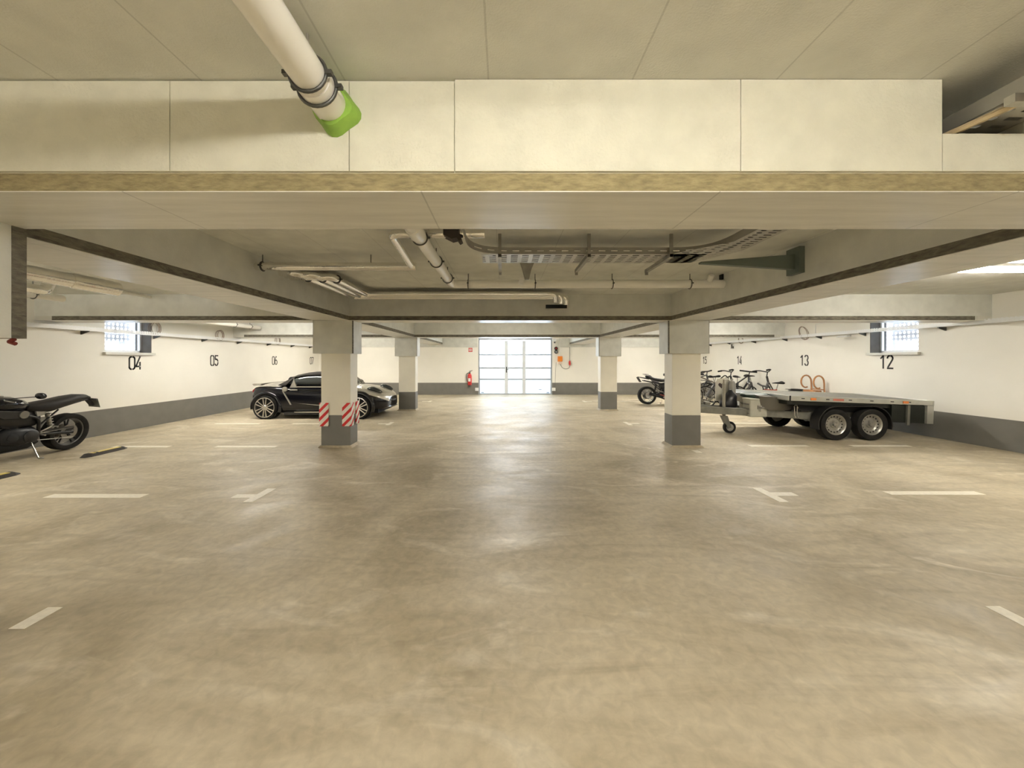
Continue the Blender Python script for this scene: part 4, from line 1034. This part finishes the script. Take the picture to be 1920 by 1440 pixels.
# things on and behind the drawbar
b = thing('storage_box', 'square grey box with a latch standing on the trailer drawbar', 'box', (5.03, 7.40, .475))
MB().box(-.17, .17, -.12, .12, -.10, .24).build('box_body', mat('box_grey', (.48, .47, .40), .55, var=.12), b, bevel=.02)
MB().box(-.175, .175, -.125, .125, .225, .262).build('lid', mat('box_grey', (.50, .49, .42), .55), b, bevel=.012)
m = MB(); m.box(-.03, .05, -.135, -.121, .06, .13); m.tube([(0, -.14, .10), (.09, -.15, .09), (.12, -.145, .12)], .008, 8); m.tube([(0, -.14, .10), (.02, -.15, .02)], .008, 8); m.build('latch', M_galvd, b)
for z in (-.05, .04, .13): MB().box(-.176, -.169, -.10, .10, z, z + .03).build('side_ridge', M_galvd, b)
b = thing('rubbish_bag', 'slumped black plastic bag on the trailer drawbar beside the jockey wheel', 'bag', (4.70, 7.72, .49))
mb = MB(); random.seed(3); rows = []
for z, r in ((0, .13), (.02, .175), (.10, .18), (.20, .165), (.27, .14), (.31, .09), (.34, .05), (.40, .03)):
    rows.append([((r * (1 + random.uniform(-.10, .10))) * math.cos(a) + (.04 if z > .25 else 0), r * .75 * math.sin(a), z + random.uniform(-.008, .008)) for a in (2 * PI * k / 16 for k in range(16))])
mb.loft(rows).build('bag_body', mat('bag_black', (.012, .012, .016), .3), b, smooth=True, sub=1)
b = thing('heart_sack', 'pale board with a dark heart shape behind the jockey wheel post', 'board', (4.72, 7.95, .62))
MB().prism([(-.16, .0), (.02, .0), (.14, .20), (.16, .42), (.10, .50), (-.12, .48), (-.16, .40)], -.012, .012).build('pale_board', mat('board_pale', (.62, .60, .53), .6), b, bevel=.006)
hp = []
for k in range(24):
    t = 2 * PI * k / 24; hp.append((-.04 + .0042 * 16 * math.sin(t) ** 3, .335 + .0042 * (13 * math.cos(t) - 5 * math.cos(2 * t) - 2 * math.cos(3 * t) - math.cos(4 * t))))
MB().prism(hp, -.0145, -.0125).build('heart_shape', mat('heart_dark', (.05, .03, .03), .6), b)
MB().tube([(-.05, 0, .48), (.05, 0, .56), (.12, 0, .48)], .012, 8, .04).build('handle', M_dark, b)
b = thing('gas_canister', 'small grey canister standing upright behind the black bag', 'canister', (4.86, 7.86, .49))
MB().lathe([(0, 0), (.065, 0), (.07, .02), (.07, .50), (.045, .56), (0, .58)], (0, 0, 0), 'z', 20).build('canister_body', mat('canister_grey', (.28, .27, .25), .4, .3), b, smooth=True)
MB().lathe([(0, .575), (.022, .575), (.022, .61), (0, .61)], (0, 0, 0), 'z', 14).build('valve', M_galvd, b)
b = thing('cardboard_box', 'stack of bright white boxes on the floor behind the trailer drawbar', 'boxes')
b.name = 'white_box'; b['label'] = 'bright white box on the drawbar between the black bag and the grey box'; b['category'] = 'box'; b.location = (5.17, 8.03, .475)
MB().box(-.11, .11, -.10, .10, 0, .30).build('box_body', M_wframe, b, bevel=.01)
MB().box(-.115, .115, -.105, .105, .235, .315).build('lid', M_wframe, b, bevel=.008)
b = thing('folded_tarpaulin', 'dark green folded tarpaulin at the front edge of the trailer deck', 'tarpaulin', (5.22, 7.62, .80))
mb = MB().blob([(-.28, 0, -.03, .10, .03), (-.2, 0, -.03, .24, .05), (.0, 0, -.03, .28, .06), (.14, 0, -.02, .22, .05)], 16, 3); mb.build('tarpaulin_fold', mat('tarp_green', (.03, .055, .04), .5, var=.3), b, smooth=True)

# ------------------------------------------------------------------ bicycles
def tubes(m, L_, r):
    for a, b in L_: m.tube([a, b], r, 8)
    return m
def bicycle(label, loc, rz, R=.34, wb=1.05, col=(.05, .05, .05), seat_h=.98, bar_h=1.05, step=False, basket=False, bars='flat', lean=.10, carrier=False, scale=1.0):
    c = thing('bicycle', label, 'bicycle', loc, rz, 'bicycles and scooters along the wall'); c.rotation_euler = (-lean, 0, rz); c.scale = (scale,) * 3
    Mf = mat('bike_%02x%02x%02x' % tuple(int(v * 255) for v in col), col, .35, .2, coat=.3)
    for x in (0, wb):
        t = MB().ring((0, 0, 0), R - .018, .019, 'y', 40, 8).build('wheel', M_tyre, c, smooth=True); t.location = (x, 0, R)
        MB().ring((0, 0, 0), R - .045, .009, 'y', 40, 6).build('rim', M_galvd, t, smooth=True)
        s = MB()
        for k in range(18):
            a = 2 * PI * k / 18; s.tube([(0, (.02 if k % 2 else -.02), 0), (math.cos(a) * (R - .05), 0, math.sin(a) * (R - .05))], .0022, 4)
        s.tube([(0, -.05, 0), (0, .05, 0)], .018, 10); s.build('wheel_spokes', M_galv, t)
    bb = (.43, 0, R - .05); st = (.30, 0, seat_h - .18); hd0 = (.83 * wb, 0, bar_h - .30); hd1 = (.80 * wb, 0, bar_h - .12)
    m = MB()
    m.tube([bb, st], .022, 10)
    if step: m.tube([bb, (.60, 0, R + .05), hd0], .034, 10, .12)
    else: m.tube([bb, hd0], .030, 10); m.tube([(st[0], 0, st[2] - .03), hd1], .022, 10)
    for s in (-1, 1): m.tube([(0, s * .055, R), (bb[0], s * .03, bb[2])], .014, 8); m.tube([(0, s * .055, R), (st[0], s * .02, st[2] - .04)], .024, 8)
    m.tube([hd0, hd1], .030, 10); m.build('frame', Mf, c, smooth=True)
    m = MB()
    for s in (-1, 1): m.tube([(wb, s * .05, R), (wb - .06, s * .05, R + .32), (hd0[0], s * .035, hd0[2] - .02)], .016, 8)
    m.tube([(hd0[0], -.05, hd0[2] - .02), (hd0[0], .05, hd0[2] - .02)], .014, 8); m.build('fork', Mf, c, smooth=True)
    MB().tube([st, (.27, 0, seat_h - .03)], .013, 8).build('seat_post', M_galvd, c, smooth=True)
    MB().blob([(.13, 0, seat_h + .01, .08, .02), (.16, 0, seat_h + .01, .11, .04), (.24, 0, seat_h, .07, .028), (.34, 0, seat_h, .028, .018), (.42, 0, seat_h - .005, .014, .010)], 12, 2.2).build('saddle', M_black, c, smooth=True)
    m = MB(); m.tube([hd1, (hd1[0] + .03, 0, bar_h)], .014, 8)
    if bars == 'flat': m.tube([(hd1[0] + .0, -.30, bar_h + .01), (hd1[0] + .05, 0, bar_h), (hd1[0] + .0, .30, bar_h + .01)], .024, 8)
    else: m.tube([(hd1[0] - .20, -.28, bar_h + .04), (hd1[0] - .05, -.25, bar_h + .07), (hd1[0] + .05, 0, bar_h), (hd1[0] - .05, .25, bar_h + .07), (hd1[0] - .20, .28, bar_h + .04)], .016, 8, .06)
    hb = m.build('handlebar', M_blackm, c, smooth=True)
    for s in (-1, 1):
        if bars == 'flat': MB().tube([(hd1[0] + .015, s * .20, bar_h + .008), (hd1[0], s * .31, bar_h + .01)], .024, 8).build('grip', M_black, hb, smooth=True)
        else: MB().tube([(hd1[0] - .10, s * .26, bar_h + .06), (hd1[0] - .22, s * .285, bar_h + .04)], .024, 8).build('grip', M_black, hb, smooth=True)
    m = MB().lathe([(.0, -.055), (.085, -.055), (.085, -.050), (0, -.050)], bb, 'y', 24); m.tube([(bb[0], -.07, bb[2]), (bb[0] + .12, -.07, bb[2] - .12)], .014, 8); m.tube([(bb[0], .07, bb[2]), (bb[0] - .12, .07, bb[2] + .12)], .014, 8)
    m.tube([(bb[0], -.07, bb[2]), (bb[0], .07, bb[2])], .014, 8); m.build('crank', M_galvd, c, smooth=True)
    MB().cbox((bb[0] + .12, -.11, bb[2] - .12), .09, .07, .02).build('pedal', M_black, c); MB().cbox((bb[0] - .12, .11, bb[2] + .12), .09, .07, .02).build('pedal', M_black, c)
    if carrier:
        MB().tube([(-.20, -.05, 2 * R + .06), (.26, -.05, 2 * R + .08), (.26, .05, 2 * R + .08), (-.20, .05, 2 * R + .06), (-.20, -.05, 2 * R + .06)], .006, 6).tube([(-.08, -.05, 2 * R + .06), (0, -.06, R)], .005, 6).build('luggage_rack', M_blackm, c, smooth=True)
    if basket:
        m = MB(); rows = []
        for z, r in ((0, .12), (.11, .14), (.22, .165), (.225, .15), (.02, .11)):
            rows.append([(wb * .80 + .17 + r * math.cos(a), r * 1.2 * math.sin(a), bar_h - .20 + z) for a in (2 * PI * k / 20 for k in range(20))])
        m.loft(rows, caps=True).build('basket', mat('wicker_dark', (.10, .085, .065), .8, var=.5, vscale=60), c, smooth=True)
    return c
# heading: rz=0 nose towards the wall on the trailer side
bicycle('dark bicycle with a wicker basket peeking out beside the pillar edge', (7.45, 13.65, 0), PI - .0, R=.34, basket=True, col=(.04, .04, .045), bars='swept', step=True, carrier=True)
bicycle('grey mountain bicycle in front of the tangled bicycles at the wall', (7.35, 12.3, 0), PI + .06, R=.33, col=(.20, .18, .15), bar_h=1.08, seat_h=.95, lean=-.06)
bicycle('black bicycle with a wide swept handlebar in the tangled bicycle group', (6.38, 11.6, 0), .05, R=.34, col=(.03, .03, .03), bars='swept', bar_h=1.12, seat_h=.97, carrier=True)
bicycle('black bicycle seen nearly end on at the wall below 14', (7.97, 13.0, 0), -PI / 2, R=.33, col=(.035, .035, .04), bar_h=1.12, seat_h=.92)
bicycle('city bicycle with tall saddle and thick raised handlebar stem below 13', (7.08, 10.9, 0), .06, R=.25, wb=1.0, col=(.03, .025, .025), bars='swept', bar_h=1.14, seat_h=1.03, step=True)
bicycle('small childs bicycle with a low black saddle behind the trailer deck', (7.93, 10.35, 0), PI - .15, R=.22, wb=.80, col=(.30, .05, .03), bar_h=.80, seat_h=.88, scale=.98)
bicycle('bicycle beyond the sports car with its handlebar showing above the roof', (-6.55, 13.7, 0), .15, R=.35, col=(.05, .05, .05), bar_h=1.16, seat_h=1.0)
bicycle('blue grey bicycle leaning among the tangled bicycles behind the heart board', (6.35, 12.98, 0), .0, R=.34, col=(.10, .105, .11), bar_h=1.10, seat_h=1.0, carrier=True)
b = thing('steering_ring', 'dark flat ring shaped bicycle basket lying low behind the deck, left of the sledge', 'basket', (7.92, 10.0, 0)); b['label'] = 'low black wire basket between the childs bicycle and the wooden sledge'
MB().ring((0, 0, .70), .17, .012, 'z', 28, 8).ring((0, 0, .66), .165, .012, 'z', 28, 8).build('basket_rim', M_black, b, smooth=True)
MB().ring((-.22, 0, .715), .055, .007, 'z', 18, 6).build('basket_loop', M_galvd, b, smooth=True)
MB().lathe([(0, .0), (.12, 0), (.16, .66), (.155, .66), (.11, .01), (0, .01)], (0, 0, 0), 'z', 24).build('basket_body', M_dark, b, smooth=True)
b.name = 'waste_basket'

# ------------------------------------------------------------------ wooden sledge standing on end at the wall
M_wood = mat('bent_ash_wood', (0.42, 0.20, 0.08), .45, var=.3, vscale=12, stretch=(1, 1, .3))
s = thing('wooden_sledge', 'wooden sledge with two curled runners leaning upright on the wall below 13', 'sledge', (8.10, 9.62, 0))
def runner(y):
    P = [(.10, y, .02), (.08, y, .55), (.06, y, .90)]
    cx_, cz_ = .0, .0
    for i in range(1, 15):
        a = i / 14 * PI * 1.62; r = .150 - .035 * i / 14
        P.append((.06 - .0, y, .86))
        P[-1] = (.06 - (.150 - r * math.cos(a)), y, .92 + r * math.sin(a) * 1.25)
    return P
for y in (-.19, .19):
    m = MB(); P = runner(y)
    m.tube([P[0], P[1], P[2]] + P[3:], .019, 8); m.build('runner', M_wood, s, smooth=True)
m = MB()
for k in range(5): m.box(-.16 + .034 * k, -.140 + .034 * k, -.19, .19, .20, .72)
m.build('seat_slats', M_wood, s)
for z in (.28, .52, .74): MB().tube([(.05, -.19, z), (.05, .19, z)], .014, 8).build('cross_bar', M_wood, s, smooth=True)
s.rotation_euler = (0, .02, .03)

# ------------------------------------------------------------------ camera, daylight, view
cam = bpy.data.cameras.new('camera'); co = bpy.data.objects.new('camera', cam); COL.objects.link(co)
co.location = (0, 0, CH); co.rotation_euler = (PI / 2, 0, 0)
cam.sensor_width = 36; cam.lens = 36 * F / 1920
cam.shift_x = (960 - VX) / 1920; cam.shift_y = -(720 - VY) / 1920
cam.clip_start = .02; cam.clip_end = 200
S.camera = co
w = bpy.data.worlds.new('world'); S.world = w; w.use_nodes = True
bg = w.node_tree.nodes['Background']; bg.inputs[0].default_value = (.66, .81, 1.0, 1); bg.inputs[1].default_value = 7.0
def portal(x, y, z, rot, sx, sy):
    l = bpy.data.lights.new('daylight_portal', 'AREA'); l.shape = 'RECTANGLE'; l.size = sx; l.size_y = sy; l.cycles.is_portal = True
    o = bpy.data.objects.new('daylight_portal', l); COL.objects.link(o); o.location = (x, y, z); o.rotation_euler = rot
portal(.51, YF + .28, 1.23, (-PI / 2, 0, 0), 3.2, 2.46)
portal(XL - .30, 7.91, 2.06, (0, -PI / 2, 0), .8, .98)
portal(XR + .30, 7.91, 2.06, (0, PI / 2, 0), .8, .98)
vs = S.view_settings; vs.view_transform = 'Standard'; vs.look = 'None'; vs.gamma = 1; vs.use_curve_mapping = False
vs.exposure = 0.78
S.cycles.use_denoising = True
S.cycles.max_bounces = 10; S.cycles.diffuse_bounces = 6; S.cycles.glossy_bounces = 4; S.cycles.transparent_max_bounces = 12
S.cycles.sample_clamp_indirect = 6; S.cycles.caustics_reflective = False; S.cycles.caustics_refractive = False
